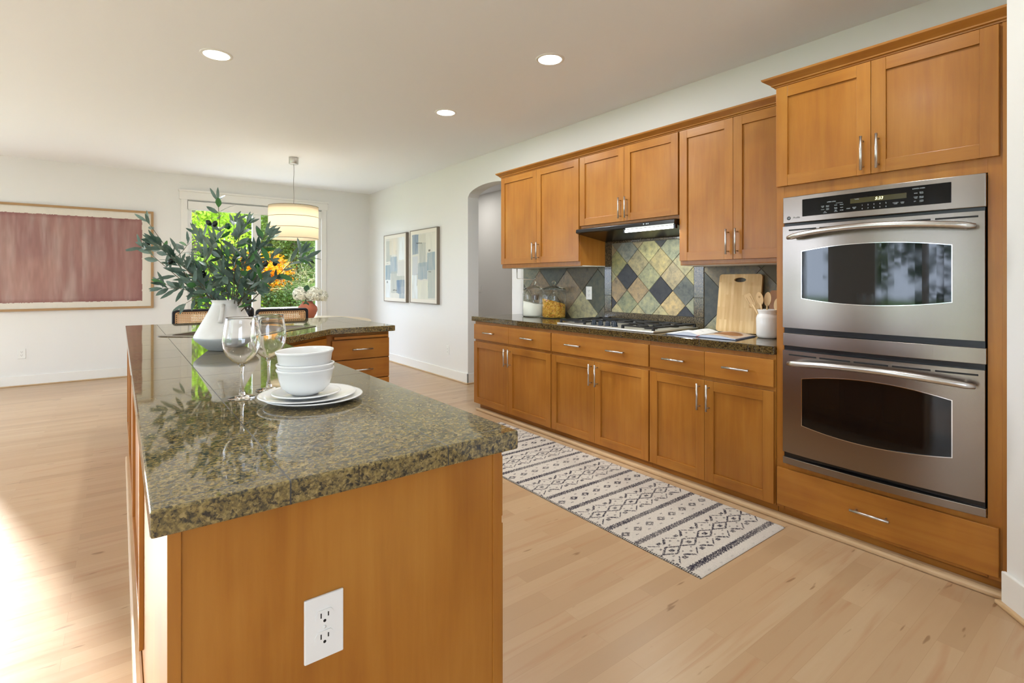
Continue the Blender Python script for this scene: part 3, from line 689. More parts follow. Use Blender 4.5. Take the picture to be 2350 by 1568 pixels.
mb = MB(); mb.tube([(3.052, 2.16, 1.640), (3.052, 2.60, 1.640)], .0105, 14, 0); obj('light_tube', mb, TUBE, hd)
for ya_, yb2 in ((2.15, 2.165), (2.598, 2.61)): obj('tube_socket', MB().box(3.04, 3.064, ya_, yb2, 1.628, 1.66), BLACK, hd)
mb = MB(); 
for yy in (2.36, 2.375, 2.40): mb.box(3.0195, 3.0225, yy, yy+.008, 1.672, 1.680)
obj('switch_marks', mb, INK, hd)
ld = bpy.data.lights.new('hood_light', 'AREA'); ld.shape = 'RECTANGLE'; ld.size = .03; ld.size_y = .44; ld.energy = 3.2; ld.color = (.96, 1, .93)
lo = bpy.data.objects.new('hood_light', ld); lo.location = (3.06, 2.38, 1.622); lo.rotation_euler = (0, 0, 0); COL.objects.link(lo)

# ================================================================== ISLAND
ISL = [(.037, .96), (.748, .96), (.748, 3.33), (1.23, 3.813), (1.737, 3.813), (1.737, 5.05), (.037, 5.05)]
def rrect(cx, cy, L_, W_, r, ang, n=6):
    out = []
    for sx, sy, a0 in ((1, 1, 0), (-1, 1, R90), (-1, -1, 2*R90), (1, -1, 3*R90)):
        for i in range(n+1):
            a = a0+R90*i/n; x = sx*(L_/2-r)+r*math.cos(a); y = sy*(W_/2-r)+r*math.sin(a)
            out.append((cx+x*math.cos(ang)-y*math.sin(ang), cy+x*math.sin(ang)+y*math.cos(ang)))
    return out
SKC = (.70, 4.02)
mb = prism_holes(ISL, [rrect(*SKC, .80, .57, .05, math.radians(45))], .870, .914)
o = obj('granite_island_top', mb, GRAN, None, .0045, origin=(0, 0, 0)); tag(o, 'speckled olive granite top of the L shaped island', 'worktop')
# edge joints in the granite edge strip are part of the tile pattern
sk = thing('kitchen_sink', (SKC[0], SKC[1], .914), 'stainless drop-in sink set diagonally in the island corner', 'sink')
mb = MB(); rim = rrect(*SKC, .86, .63, .04, math.radians(45)); inn = rrect(*SKC, .76, .53, .06, math.radians(45))
prism_holes(rim, [inn], .9145, .919, mb); obj('rim', mb, STEEL, sk, .0015)
mb = MB(); a2 = rrect(*SKC, .765, .535, .06, math.radians(45)); b2 = rrect(*SKC, .70, .47, .08, math.radians(45)); n = len(a2)
vs = [(x, y, .916) for x, y in a2]+[(x, y, .75) for x, y in b2]; mb.add(vs, [(i, (i+1) % n, n+(i+1) % n, n+i) for i in range(n)]+[tuple(range(n, 2*n))], 0, False); o = obj('basin', mb, STEEL, sk)
sm = o.modifiers.new('thick', 'SOLIDIFY'); sm.thickness = .002
mb = MB(); mb.lathe([(.045, .7505), (.045, .753), (.03, .7515), (0, .7515)], (SKC[0], SKC[1], 0), 20); obj('drain', mb, CHROME, sk)
frIR = Fr((.715, 0, 0), (0, 1, 0), (1, 0, 0)); frIL = Fr((.060, 0, 0), (0, -1, 0), (-1, 0, 0))
# near unit with the end panel
t = thing('island_cabinet', (.38, 1.45, 0), 'near end unit of the maple island with the outlet in its end panel', 'cabinet')
obj('carcass', MB().box(.0605, .7145, .986, 1.949, .0, .8695), WV, t, .001)
mb = MB(); frI.box(mb, .0600, .0790, .0, .8695, -.001, .007); obj('corner_stile', mb, WV, t, .0012); mb = MB(); frI.box(mb, .690, .7150, .0, .8695, -.001, .004); obj('corner_stile', mb, WV, t, .0012)
obj('end_panel', MB().box(.079, .690, .984, .986, .0, .8695), WV, t)
slab(t, frIR, 1.004, 1.944, .700, .846, (1.474,)); shaker(t, frIR, 1.004, 1.473, .095, .684, .57, 'R'); shaker(t, frIR, 1.475, 1.944, .095, .684, .57, 'L')
t = thing('island_cabinet', (.38, 2.475, 0), 'middle unit of the maple island below the bowls and vase', 'cabinet')
obj('carcass', MB().box(.0605, .7145, 1.951, 2.999, .0, .8695), WV, t, .001)
slab(t, frIR, 1.956, 2.994, .700, .846, (2.2, 2.75)); shaker(t, frIR, 1.956, 2.474, .095, .684, .57, 'R'); shaker(t, frIR, 2.476, 2.994, .095, .684, .57, 'L')
shaker(t, frIL, -2.99, -1.955, .128, .855, None, t=.012)
t = thing('island_corner_cabinet', (.6, 4.2, 0), 'maple corner unit of the island under the diagonal sink', 'cabinet')
BP = [(.0605, 3.001), (.6995, 3.001), (.6995, 3.35), (1.2135, 3.864), (1.2135, 5.0), (.0605, 5.0)]
BI = [(.0805, 3.021), (.6795, 3.021), (.6795, 3.358), (1.1935, 3.872), (1.1935, 4.98), (.0805, 4.98)]
mb = prism_holes(BP, [BI], 0, .8695); obj('carcass', mb, WV, t, .001)
dg = Fr((.6995, 3.35, 0), (1, 1, 0), (1, -1, 0)); slab(t, dg, .03, .70, .70, .846, (), wh=WHX); shaker(t, dg, .03, .364, .095, .684, .57, 'R', wh=WHX); shaker(t, dg, .366, .70, .095, .684, .57, 'L', wh=WHX)
shaker(t, frIL, -4.06, -3.02, .128, .855, None, t=.012); shaker(t, frIL, -4.98, -4.10, .128, .855, None, t=.012)
t = thing('island_drawer_unit', (1.46, 4.4, 0), 'maple drawer unit under the far arm of the island', 'cabinet')
obj('carcass', MB().box(1.2145, 1.7035, 3.8645, 5.0, .0, .8695), WV, t, .001)
frP = Fr((0, 3.8645, 0), (1, 0, 0), (0, -1, 0))
mb = MB(); frP.box(mb, 1.262, 1.690, .828, .848, -.01, .032); obj('pull_out_board', mb, WHX, t, .003)
for z0, z1 in ((.672, .819), (.515, .664), (.300, .507), (.09, .292)): slab(t, frP, 1.250, 1.6995, z0, z1, (1.475,), wh=WHX)
o = obj('shoe_molding', MB().box(.0335, .0600, .99, 4.55, 0, .03), SHOE, None, .008); tag(o, 'pale maple shoe molding along the left foot of the island', 'molding')

# ================================================================== CHINA AND GLASS ON THE ISLAND
PZ = .9145; PC = (.447, 1.575)
def plate(c, z, r, lab, hgt=.018, group=None):
    mb = MB(); p = [(0, .0), (r*.58, .0), (r*.60, .002), (r*.68, .0045), (r*.97, hgt-.002), (r, hgt), (r*.985, hgt+.0025), (r*.95, hgt+.0015), (r*.70, .0085), (r*.62, .0062), (0, .0060)]
    mb.lathe([(a, b) for a, b in p], (c[0], c[1], z), 72); o = obj('plate', mb, PORC, origin=(c[0], c[1], z)); return tag(o, lab, 'plate', group)
plate((PC[0]+.012, PC[1]-.004), PZ, .138, 'white dinner plate, lowest of the stack beside the wine glasses', .014)
plate((PC[0]-.004, PC[1]+.002), PZ+.0072, .136, 'white dinner plate second from the bottom of the stack', .014)
plate((PC[0]-.010, PC[1]-.004), PZ+.0144, .0955, 'small white side plate directly under the bowls', .013)
def bowl(c, z, lab, tilt=0):
    r = .080; hh = .076; out = [(0, 0), (.034, 0), (.036, .002), (.050, .008), (.066, .024), (.0725, .045), (.0755, .064), (.0775, .068), (r, .072), (r, hh), (r-.003, hh+.001), (r-.006, hh-.002), (.0715, .062), (.068, .044), (.061, .026), (.046, .012), (0, .008)]
    mb = MB(); mb.lathe(out, (0, 0, 0), 72, M=Matrix.Rotation(tilt, 3, 'Y')); mb.v = [(v[0]+c[0], v[1]+c[1], v[2]+z) for v in mb.v]
    o = obj('bowl', mb, PORC, origin=(c[0], c[1], z)); return tag(o, lab, 'bowl')
BC = (PC[0]-.013, PC[1]-.004); bz = PZ+.0208
bowl(BC, bz, 'deep white bowl at the bottom of the stack of three'); bowl(BC, bz+.0145, 'white bowl in the middle of the stack, only its rim showing'); bowl(BC, bz+.0525, 'topmost white bowl of the stack of three', math.radians(-1.5))
def wineglass(c, lab):
    z = PZ; t = thing('wine_glass', (c[0], c[1], z), lab, 'glass')
    ou = [(0, .1005), (.010, .1010), (.026, .112), (.042, .130), (.0505, .152), (.0530, .174), (.0505, .198), (.0460, .225), (.0436, .2400)]
    inn = [(.0422, .2400), (.0446, .225), (.0491, .198), (.0516, .174), (.0491, .1525), (.0405, .1312), (.0245, .1140), (.009, .1035), (0, .1030)]
    mb = MB(); mb.lathe(ou+[(.0434, .2414), (.0429, .2419), (.0424, .2414)]+inn, (c[0], c[1], z), 72); obj('bowl', mb, GLASS, t)
    mb = MB(); mb.lathe([(0, .0035), (.010, .011), (.0062, .022), (.0042, .036), (.0040, .07), (.0048, .090), (.0085, .0975), (0, .1005)], (c[0], c[1], z), 40); obj('stem', mb, GLASS, t)
    mb = MB(); mb.lathe([(0, 0), (.0365, 0), (.038, .001), (.0375, .0022), (.030, .0042), (.013, .0085), (0, .0095)], (c[0], c[1], z), 56); obj('foot', mb, GLASS, t)
    return t
wineglass((.292, 1.722), 'clear stemmed wine glass in front, nearer the vase'); wineglass((.383, 1.80), 'clear stemmed wine glass behind the stack of bowls')

# ================================================================== VASE WITH OLIVE BRANCHES
VC = (.441, 3.005)
t = thing('vase', (*VC, .9145), 'large white ceramic vase with a faceted belly on the island', 'vase')
tm = NT('vase_glaze'); v_ = tm.coord(); sx_ = tm.n('ShaderNodeSeparateXYZ'); tm.l(v_, sx_.inputs[0]); zz = tm.math('ADD', sx_.outputs[2], tm.math('MULTIPLY', tm.noise(v_, 6, 2), .012))
k_ = tm.ramp(zz, [(.071, (0, 0, 0, 1)), (.074, (1, 1, 1, 1))]); nn = tm.ramp(tm.noise(v_, 7, 4), [(.35, srgb(224, 220, 214)), (.65, srgb(240, 238, 234))])
tm.base(tm.mix(k_, srgb(186, 190, 192), nn)); tm.b.inputs['Roughness'].default_value = .42; VASEM = tm.m
mb = MB(); z = .9145
mb.lathe([(0, 0), (.082, 0), (.087, .003), (.120, .030), (.146, .055), (.150, .066), (.146, .078), (.120, .128), (.092, .180), (.072, .222), (.067, .236), (.070, .247), (.074, .252), (.071, .254), (.066, .248), (.062, .236), (.067, .222), (.086, .180), (.113, .128), (.138, .078), (.140, .066), (.112, .036), (.080, .010), (0, .008)], (*VC, z), 64)
obj('vase_body', mb, VASEM, t)
right = Vector((math.cos(YAW), -math.sin(YAW), 0)); fwd = Vector((math.sin(YAW), math.cos(YAW), 0))
V0 = Vector((*VC, .9145))
cdir = Vector((-.145, -.989, 0)); cs = Vector((.989, -.145, 0))
pts = [V0+cdir*a_-cs*(.018+b_)+Vector((0, 0, c_)) for a_, b_, c_ in ((.066, 0, .230), (.086, .001, .218), (.099, .004, .195), (.108, .008, .165), (.113, .011, .143))]
mb = MB(); mb.tube(pts, [.011, .0095, .009, .010, .012], 12, flat=.7); obj('lug_handle', mb, VASEM, t)
ob = thing('olive_branches', tuple(V0+Vector((0, 0, .20))), 'leafy olive branches with dark fruit standing in the white vase', 'plant')
stems = MB(); leaves = MB(); R = random.Random(3)
def leaf(mb, p, d, nrm, L_, W_, mi=0):
    d = d.normalized(); s = d.cross(nrm)
    if s.length < 1e-3: s = d.cross(Vector((1, 0, 0)))
    s.normalize(); nn = s.cross(d).normalized(); vs = [p]; cur = R.uniform(-.25, .1)
    for a, w in ((.18, .55), (.42, 1.0), (.68, .86), (.88, .45)):
        c = p+d*(a*L_)+nn*(cur*a*a*L_); vs += [c+s*(w*W_/2)+nn*.06*W_, c, c-s*(w*W_/2)+nn*.06*W_]
    vs.append(p+d*L_+nn*(cur*L_)); fs = [(0, 1, 2), (0, 2, 3)]
    for k in range(3):
        a = 1+3*k; fs += [(a, a+3, a+4, a+1), (a+1, a+4, a+5, a+2)]
    fs += [(10, 13, 11), (11, 13, 12)]; mb.add(vs, fs, mi, True)
ends = []
def branch(p0, p1, bend, n=9, r0=.0035, r1=.0012, leafy=.3, ll=.068, side=0):
    mid = (p0+p1)/2+bend; pts = []
    for i in range(n+1):
        s = i/n; pts.append(p0*(1-s)**2+mid*2*s*(1-s)+p1*s*s)
    stems.tube(pts, [r0+(r1-r0)*i/n for i in range(n+1)], 6)
    i0 = int(n*leafy); cnt = 0
    for i in range(i0, n):
        for rep in range(1 if R.random() < .8 else 2):
            s = (i+R.random())/n; p = p0*(1-s)**2+mid*2*s*(1-s)+p1*s*s; d = ((p1-mid)*s+(mid-p0)*(1-s)).normalized()
            rv = Vector((R.gauss(0, 1), R.gauss(0, 1), R.gauss(0, 1))).normalized(); o_ = rv-d*rv.dot(d); o_.normalize()
            ld_ = (d*R.uniform(.35, .95)+o_*R.uniform(.6, 1.0)); nrm = (-fwd+Vector((0, 0, .6))+Vector((R.gauss(0, .6), R.gauss(0, .6), R.gauss(0, .6)))).normalized()
            leaf(leaves, p, ld_, nrm, ll*R.uniform(.75, 1.25), ll*.28*R.uniform(.85, 1.25), 1 if R.random() < .22 else 0)
    for k in range(3): leaf(leaves, p1, (p1-mid).normalized()+Vector((R.gauss(0, .5), R.gauss(0, .5), R.gauss(0, .5))), -fwd, ll*.9, ll*.2, 0)
    return pts
K = 2.66/F
def at(px, py, dep=0): return Vector((*VC, 0))+right*((px-521)*K)+fwd*dep+Vector((0, 0, H+(644.5-py)*K))
mouth = Vector((*VC, 1.15))
mains = [((352, 512), (-.05, .02, .03), -.04), ((330, 582), (-.02, 0, -.03), .05), ((388, 560), (0, 0, .03), -.08), ((420, 640), (0, 0, .02), .02), ((500, 462), (.01, 0, .0), 0), ((515, 505), (.02, 0, 0), .09), ((470, 545), (0, 0, .0), .1), ((560, 540), (0, 0, 0), -.05), ((598, 535), (.02, 0, .02), .05),
         ((545, 580), (0, 0, 0), .12), ((690, 582), (.02, 0, -.03), .0), ((640, 600), (.02, 0, .03), -.09), ((612, 640), (0, 0, .03), .1), ((450, 610), (0, 0, .0), -.12), ((500, 590), (0, 0, 0), -.13), ((590, 600), (0, 0, .02), -.12), ((545, 620), (0, 0, .0), -.15), ((470, 650), (0, 0, .03), -.1), ((440, 665), (0, 0, .05), .1), ((600, 665), (0, 0, .05), -.05)]
for (px, py), bd, dep in mains:
    st = mouth+Vector((R.uniform(-.035, .035), R.uniform(-.035, .035), -.12)); e = at(px, py, dep); far = (e-mouth).length
    pts = branch(st, e, Vector(bd)+Vector((0, 0, .05))+(mouth-e)*.06*1.0, n=int(7+far*16), leafy=.38 if far > .3 else .35, ll=.084); ends.append(pts)
    # side twigs
    for k in range(1 if far < .36 else 2):
        i = R.randint(int(len(pts)*.45), len(pts)-2); q = pts[i]; d = (pts[i+1]-pts[i]).normalized()
        rv = Vector((R.gauss(0, 1), R.gauss(0, 1), R.gauss(0, .7))).normalized()
        branch(q, q+(d*.6+rv*.6).normalized()*R.uniform(.09, .16), rv*.01, n=5, r0=.0018, r1=.001, leafy=.1, ll=.078)
obj('stems', stems, STEMM, ob); obj('leaves', leaves, [OLIVE, OLIVE2], ob, recalc=False)
for (px, py, g_) in [(355, 548, 1), (348, 559, 0), (405, 601, 0), (412, 601, 0), (472, 628, 0), (471, 637, 0), (492, 514, 0), (510, 517, 0), (524, 519, 0), (537, 522, 1), (475, 586, 1), (570, 585, 1), (602, 612, 1), (630, 607, 0), (636, 604, 0)]:
    mb = MB(); c = at(px, py, R.uniform(-.1, .0)); mb.ball(c, .0125, 14, 0, (1, 1, 1.35), Matrix.Rotation(R.uniform(-.8, .8), 3, 'Y')); obj('olive', mb, FRUITG if g_ else FRUIT, ob)
# soap bottle
mb = MB(); SB = (.842, 4.70)
t = thing('soap_bottle', (*SB, .9145), 'black pump bottle standing behind the sink', 'bottle')
mb.lathe([(0, 0), (.044, 0), (.047, .004), (.047, .105), (.043, .122), (.026, .138), (.020, .145), (.020, .152), (0, .152)], (*SB, .9145), 32); obj('bottle_body', mb, BLACK, t)
mb = MB(); mb.lathe([(.023, .148), (.023, .172), (.010, .176), (.009, .200), (0, .200)], (*SB, .9145), 20); q = Vector((*SB, 1.108)); mb.tube([q, q+Vector((0, 0, .012))-right*.012, q-right*.034+Vector((0, 0, .010)), q-right*.038], .0065, 8); obj('pump', mb, BLACK, t)

# ================================================================== THINGS ON THE WALL RUN
def jar(c, r, lab):
    t = thing('glass_jar', (*c, .9145), lab, 'jar'); z = .9145; s = r/.116
    mb = MB(); mb.lathe([(0, .004), (r-.006, .002), (r, .008), (r, .222), (r-.003, .234), (r-.012, .243), (r-.012, .252), (r-.003, .257), (r-.004, .263)], (*c, z), 56, cap=False); obj('jar_body', mb, THINJ, t, recalc=False)
    mb = MB(); mb.lathe([(0, 0), (r-.008, 0), (r-.003, .004), (r-.008, .006), (0, .005)], (*c, z), 56); obj('thick_base', mb, JARG, t)
    mb = MB(); zt = .2655; mb.lathe([(0, zt), (r-.006, zt), (r-.004, zt+.004), (r-.010, zt+.010), (r*.62, zt+.028), (r*.28, zt+.036), (.012, zt+.040), (.009, zt+.048), (.018, zt+.062), (.020, zt+.072), (.013, zt+.084), (0, zt+.087)], (*c, z), 48); obj('lid', mb, JARG, t)
    return t
j1 = (3.262, 3.935); j2 = (3.272, 3.655)
jar(j1, .114, 'lidded glass jar of white flour with a scoop'); jar(j2, .118, 'lidded glass jar filled with dry yellow pasta')
FLOUR = simple('flour', srgb(226, 224, 212), .95)
mb = MB(); r = .1080; seg = 48; rings = [(0, .0065), (r, .0065), (r, .02), (r, .13), (r*.6, .13), (0, .13)]
mb.lathe(rings, (0, 0, 0), seg)
mb.v = [(x+j1[0], y+j1[1], z+.9145+((-.17*(x*right.x+y*right.y)+.006*math.sin(40*x)) if z > .1 else 0)) for x, y, z in mb.v]
o = obj('flour', mb, FLOUR); tag(o, 'mound of white flour inside the left glass jar', 'flour', kind='stuff')
mb = MB(); q = Vector((*j1, 1.045))
a_ = q-right*.045+Vector((0, 0, .125)); b_ = q-right*.012+Vector((0, 0, .03))
mb.tube([a_, b_], .004, 8); mb.hexa([b_-right*.01-fwd*.012, b_+right*.05-fwd*.012, b_+right*.05+fwd*.01, b_-right*.01+fwd*.01], [v+Vector((0, 0, .055))+right*.002 for v in (b_-right*.02-fwd*.02, b_+right*.055-fwd*.02, b_+right*.055+fwd*.015, b_-right*.02+fwd*.015)])
o = obj('flour_scoop', mb, STEEL, None, .004, origin=tuple(b_)); tag(o, 'metal scoop stuck in the flour of the left jar', 'scoop')
# pasta pieces
PASTA = leafmat('yellow_pasta', srgb(224, 170, 50), srgb(250, 212, 110), 30, .15, .6); PASTAR = simple('orange_pasta', srgb(186, 92, 40), .6); PASTAG = simple('green_pasta', srgb(150, 150, 50), .6)
mb = MB(); rp = random.Random(5)
mb.lathe([(0, .008), (.100, .008), (.100, .14), (0, .14)], (0, 0, 0), 24, 0); mb.v = [(x+j2[0], y+j2[1], z+.9145+(-.22*(x*right.x+y*right.y) if z > .1 else 0)) for x, y, z in mb.v]
for k in range(2300):
    a = rp.uniform(0, 2*math.pi); top = rp.random() < .3
    rr = .108*math.sqrt(rp.random()) if top else rp.uniform(.098, .1075)
    x, y = rr*math.cos(a), rr*math.sin(a); surf = .146-.25*(x*right.x+y*right.y)
    z = surf+rp.uniform(-.006, .008) if top else rp.uniform(.012, max(.02, surf))
    c = Vector((j2[0]+x, j2[1]+y, .9145+z)); q = Matrix.Rotation(rp.uniform(0, 6.28), 3, Vector((rp.gauss(0, 1), rp.gauss(0, 1), rp.gauss(0, 1))).normalized()); L_ = rp.uniform(.006, .010); w = .0035; m_ = rp.choices([0, 1, 2], [.82, .13, .05])[0]
    pv = [q @ Vector(v) for v in ((-L_, -w, 0), (0, -w*.5, w), (L_, -w, 0), (L_, w, 0), (0, w*.5, w), (-L_, w, 0))]
    lim = .1085
    pv2 = []
    for v in pv:
        v = c+v; dx, dy = v.x-j2[0], v.y-j2[1]; d_ = math.hypot(dx, dy)
        if d_ > lim: v.x = j2[0]+dx*lim/d_; v.y = j2[1]+dy*lim/d_
        v.z = max(v.z, .9215); pv2.append(v)
    mb.add(pv2, [(0, 1, 4, 5), (1, 2, 3, 4)], m_)
o = obj('dry_pasta', mb, [PASTA, PASTAR, PASTAG], recalc=False); tag(o, 'yellow dry pasta filling the right glass jar', 'pasta', kind='stuff')
# wire holder under the cabinet
t = thing('paper_towel_holder', (3.2, 4.03, 1.39), 'thin steel wire holder hanging under the cabinet above the flour jar', 'holder')
mb = MB(); mb.tube([(3.20, 4.13, 1.391), (3.20, 4.13, 1.293), (3.20, 4.125, 1.287), (3.20, 3.86, 1.275), (3.20, 3.845, 1.28), (3.20, 3.838, 1.298)], .0042, 8); mb.box(3.18, 3.22, 4.10, 4.16, 1.386, 1.3915); obj('wire_arm', mb, CHROME, t)
# cutting board
def board(name, yl, yr, zt, xb, xt_, th, lab, mat, slot=True):
    w = yl-yr; hgt = math.hypot(zt-.915, xt_-xb); ang = math.atan2(xt_-xb, zt-.915)
    outer = [(x, y+hgt/2) for x, y in rrect(0, 0, w, hgt, .022, 0)]; holes = []
    if slot: holes = [[(.0001+.042*math.cos(a*math.pi/12), hgt-.040+.0155*math.sin(a*math.pi/12)) for a in range(24)]]
    mb = prism_holes(outer, holes, 0, th); vs = []
    for u, v, n in mb.v:
        vs.append((xb+v*math.sin(ang)-n*math.cos(ang), (yl+yr)/2-u, .9152+v*math.cos(ang)+n*math.sin(ang)))
    mb.v = vs; o = obj(name, mb, mat, None, .003, origin=(xb, (yl+yr)/2, .9152)); return tag(o, lab, 'board')
tb = NT('bamboo'); vb = tb.coord(); br = tb.n('ShaderNodeTexBrick', Scale=1.0); mp = tb.n('ShaderNodeMapping'); mp.inputs['Rotation'].default_value = (0, R90, R90); 
# strips run up the board: use (z, y) as brick (x, y)
sp = tb.n('ShaderNodeSeparateXYZ'); tb.l(vb, sp.inputs[0]); cb = tb.n('ShaderNodeCombineXYZ'); tb.l(sp.outputs[2], cb.inputs[0]); tb.l(sp.outputs[1], cb.inputs[1]); tb.l(cb.outputs[0], br.inputs['Vector'])
br.inputs['Color1'].default_value = (0, 0, 0, 1); br.inputs['Color2'].default_value = (1, 1, 1, 1); br.inputs['Mortar'].default_value = (.4, .4, .4, 1); br.inputs['Mortar Size'].default_value = .0006; br.inputs['Brick Width'].default_value = .17; br.inputs['Row Height'].default_value = .019
tb.base(tb.mix(.35, tb.ramp(br.outputs['Color'], [(0, srgb(206, 164, 104)), (.5, srgb(220, 184, 128)), (1, srgb(236, 206, 152))]), tb.ramp(tb.noise(tb.coord((60, 60, 3)), 1, 4), [(.3, srgb(196, 152, 92)), (.7, srgb(232, 200, 146))]))); tb.b.inputs['Roughness'].default_value = .5; BAMBOO = tb.m
board('cutting_board', 2.008, 1.705, 1.309, 3.318, 3.372, .016, 'pale bamboo cutting board with an oval slot leaning on the backsplash', BAMBOO)
board('wooden_board', 1.66, 1.40, 1.203, 3.345, 3.374, .014, 'small brown wooden board behind the white utensil crock', WV, False)
# crock with utensils
CR = (3.185, 1.585); t = thing('utensil_crock', (*CR, .9145), 'white ceramic crock holding wooden utensils beside the oven cabinet', 'crock')
mb = MB(); mb.lathe([(0, 0), (.052, 0), (.060, .004), (.066, .018), (.067, .120), (.062, .138), (.054, .146), (.053, .150), (.060, .168), (.061, .174), (.057, .175), (.049, .160), (.049, .148), (.060, .128), (.061, .02), (.05, .008), (0, .008)], (*CR, .9145), 48); obj('crock_body', mb, PORC, t)
UW = simple('pale_utensil_wood', srgb(222, 190, 142), .55)
def spoon(tip, base, w, hl, lab, hole=False, slots=False, tw=0):
    tip = Vector(tip); base = Vector(base); d = (tip-base).normalized(); s = (-d.cross(Vector((1, 0, 0)))).normalized(); s = (s*math.cos(tw)+d.cross(s)*math.sin(tw)).normalized(); n_ = d.cross(s)
    hc = tip-d*(hl/2); mb = MB(); ring = []
    N = 28
    for i in range(N):
        a = 2*math.pi*i/N; u = math.cos(a)*w/2; v = math.sin(a)*hl/2
        if slots: u = max(-1, min(1, 1.35*math.cos(a)))*w/2*(.86+.14*math.sin(a)); v = max(-1, min(1, 1.25*math.sin(a)))*hl/2
        ring.append((u, v))
    holes = []
    if hole: holes = [[(.30*w/2*math.cos(a*math.pi/8), .30*w/2*math.sin(a*math.pi/8)+hl*.12) for a in range(16)]]
    if slots: holes = [[(cx_+.0022*q[0], hl*.02+.022*q[1]) for q in ((-1, -1), (1, -1), (1, 1), (-1, 1))] for cx_ in (-.012, .012)]
    tmp = prism_holes(ring, holes, -.0025, .0025); tmp.v = [tuple(hc+s*u+d*v+n_*t_) for u, v, t_ in tmp.v]; mb.add(tmp.v, tmp.f)
    mb.tube([hc-d*(hl/2-.012), base], [.0055, .005], 10); o = obj('wooden_spoon' if not slots else 'wooden_spatula', mb, UW, None, origin=tuple(base)); tag(o, lab, 'utensil')
spoon((3.15, 1.70, 1.182), (3.19, 1.575, .926), .046, .085, 'slotted wooden spatula, leftmost in the crock', slots=True, tw=.2)
spoon((3.165, 1.632, 1.196), (3.19, 1.60, .926), .044, .082, 'wooden spoon with a round hole in its head', hole=True)
spoon((3.20, 1.590, 1.196), (3.175, 1.60, .926), .045, .088, 'plain wooden spoon behind the holed one')
spoon((3.17, 1.515, 1.160), (3.20, 1.565, .926), .040, .080, 'wooden spoon at the right edge of the crock')
# open book
def book():
    t = thing('open_book', (3.03, 1.87, .9145), 'open cookbook lying on the worktop in front of the cutting board', 'book')
    s0 = Vector((2.885, 1.865, .9145)); dx = Vector((.30, .04, 0)); dl = Vector((-.01, .235, 0)); 
    def surf(side, col_fn, nm, mat, zf, th=0):
        n, m = 40, 30; uu = np.linspace(0, 1, n)[:, None]*np.ones((1, m)); vv = np.ones((n, 1))*np.linspace(0, 1, m)[None, :]
        X = s0.x+dx.x*vv+side*dl.x*uu; Y = s0.y+dx.y*vv+side*dl.y*uu; Z = s0.z+zf(uu)+0*vv
        return colmesh(nm, X, Y, Z, col_fn(uu, vv), mat, t)
    mb = MB(); a = s0-dl*1.03-dx*.015; b = s0+dl*1.03-dx*.015; mb.hexa([a, b, b+dx*1.03, a+dx*1.03], [v+Vector((0, 0, .003)) for v in (a, b, b+dx*1.03, a+dx*1.03)]); obj('cover', mb, simple('blue_cover', srgb(60, 80, 112), .4), t, .001)
    BL = simple('page_edges', srgb(214, 220, 232), .7)
    for side, hfun in ((1, lambda u: .006+.024*np.sin(np.pi*np.clip(u*1.25, 0, 1))*(1-u*.5)), (-1, lambda u: .012+.010*np.sin(np.pi*np.clip(u*1.1, 0, 1))-.004*u)):
        mb = MB(); n = 14; vs = []; fs = []
        for i in range(n+1):
            u = i/n; h_ = float(hfun(np.array(u)))-.0005; p = s0+dl*(side*u*.985)
            vs += [p+Vector((0, 0, .003)), p+Vector((0, 0, h_)), p+dx+Vector((0, 0, h_)), p+dx+Vector((0, 0, .003))]
        for i in range(n):
            for k in range(4): k2 = (k+1) % 4; fs.append((4*i+k, 4*i+k2, 4*i+4+k2, 4*i+4+k))
        fs += [(0, 1, 2, 3), (4*n, 4*n+1, 4*n+2, 4*n+3)]; mb.add(vs, fs); obj('page_block', mb, BL, t)
        if side == 1: surf(1, lambda u, v: np.ones(u.shape+(3,))*lin(228, 228, 226)*(1-.35*((np.abs((v*26) % 1-.5) < .14)*((u > .2) & (u < .8) & (v > .3) & (v < .8)))[..., None]), 'left_page', ARTM, lambda u: hfun(u)+.0003)
        else:
            def pic(u, v):
                n_ = vnoise(*u.shape, 8, 8, 5); c = lin(196, 176, 156)*np.ones(u.shape+(3,)); c = c*(0.6+.8*n_[..., None]); el = ((u-.5)/.36)**2+((v-.55)/.33)**2
                c[el < 1] = lin(176, 120, 70)*(.6); c[el < 1] *= (.6+1.1*n_[el < 1])[:, None]; c[(u < .08)] = lin(60, 60, 66); return c
            surf(-1, pic, 'photo_page', ARTM, lambda u: hfun(u)+.0003)
    mb = MB(); q = s0-dx*.02+Vector((0, 0, .004)); mb.tube([q+dx*.1+Vector((0, 0, .006)), q+Vector((0, 0, .006)), q-dx*.02+Vector((0, .006, .002)), q-dx*.01+Vector((0, .018, 0))], .0018, 6); obj('ribbon', mb, simple('orange_ribbon', srgb(200, 70, 50), .6), t)
book()

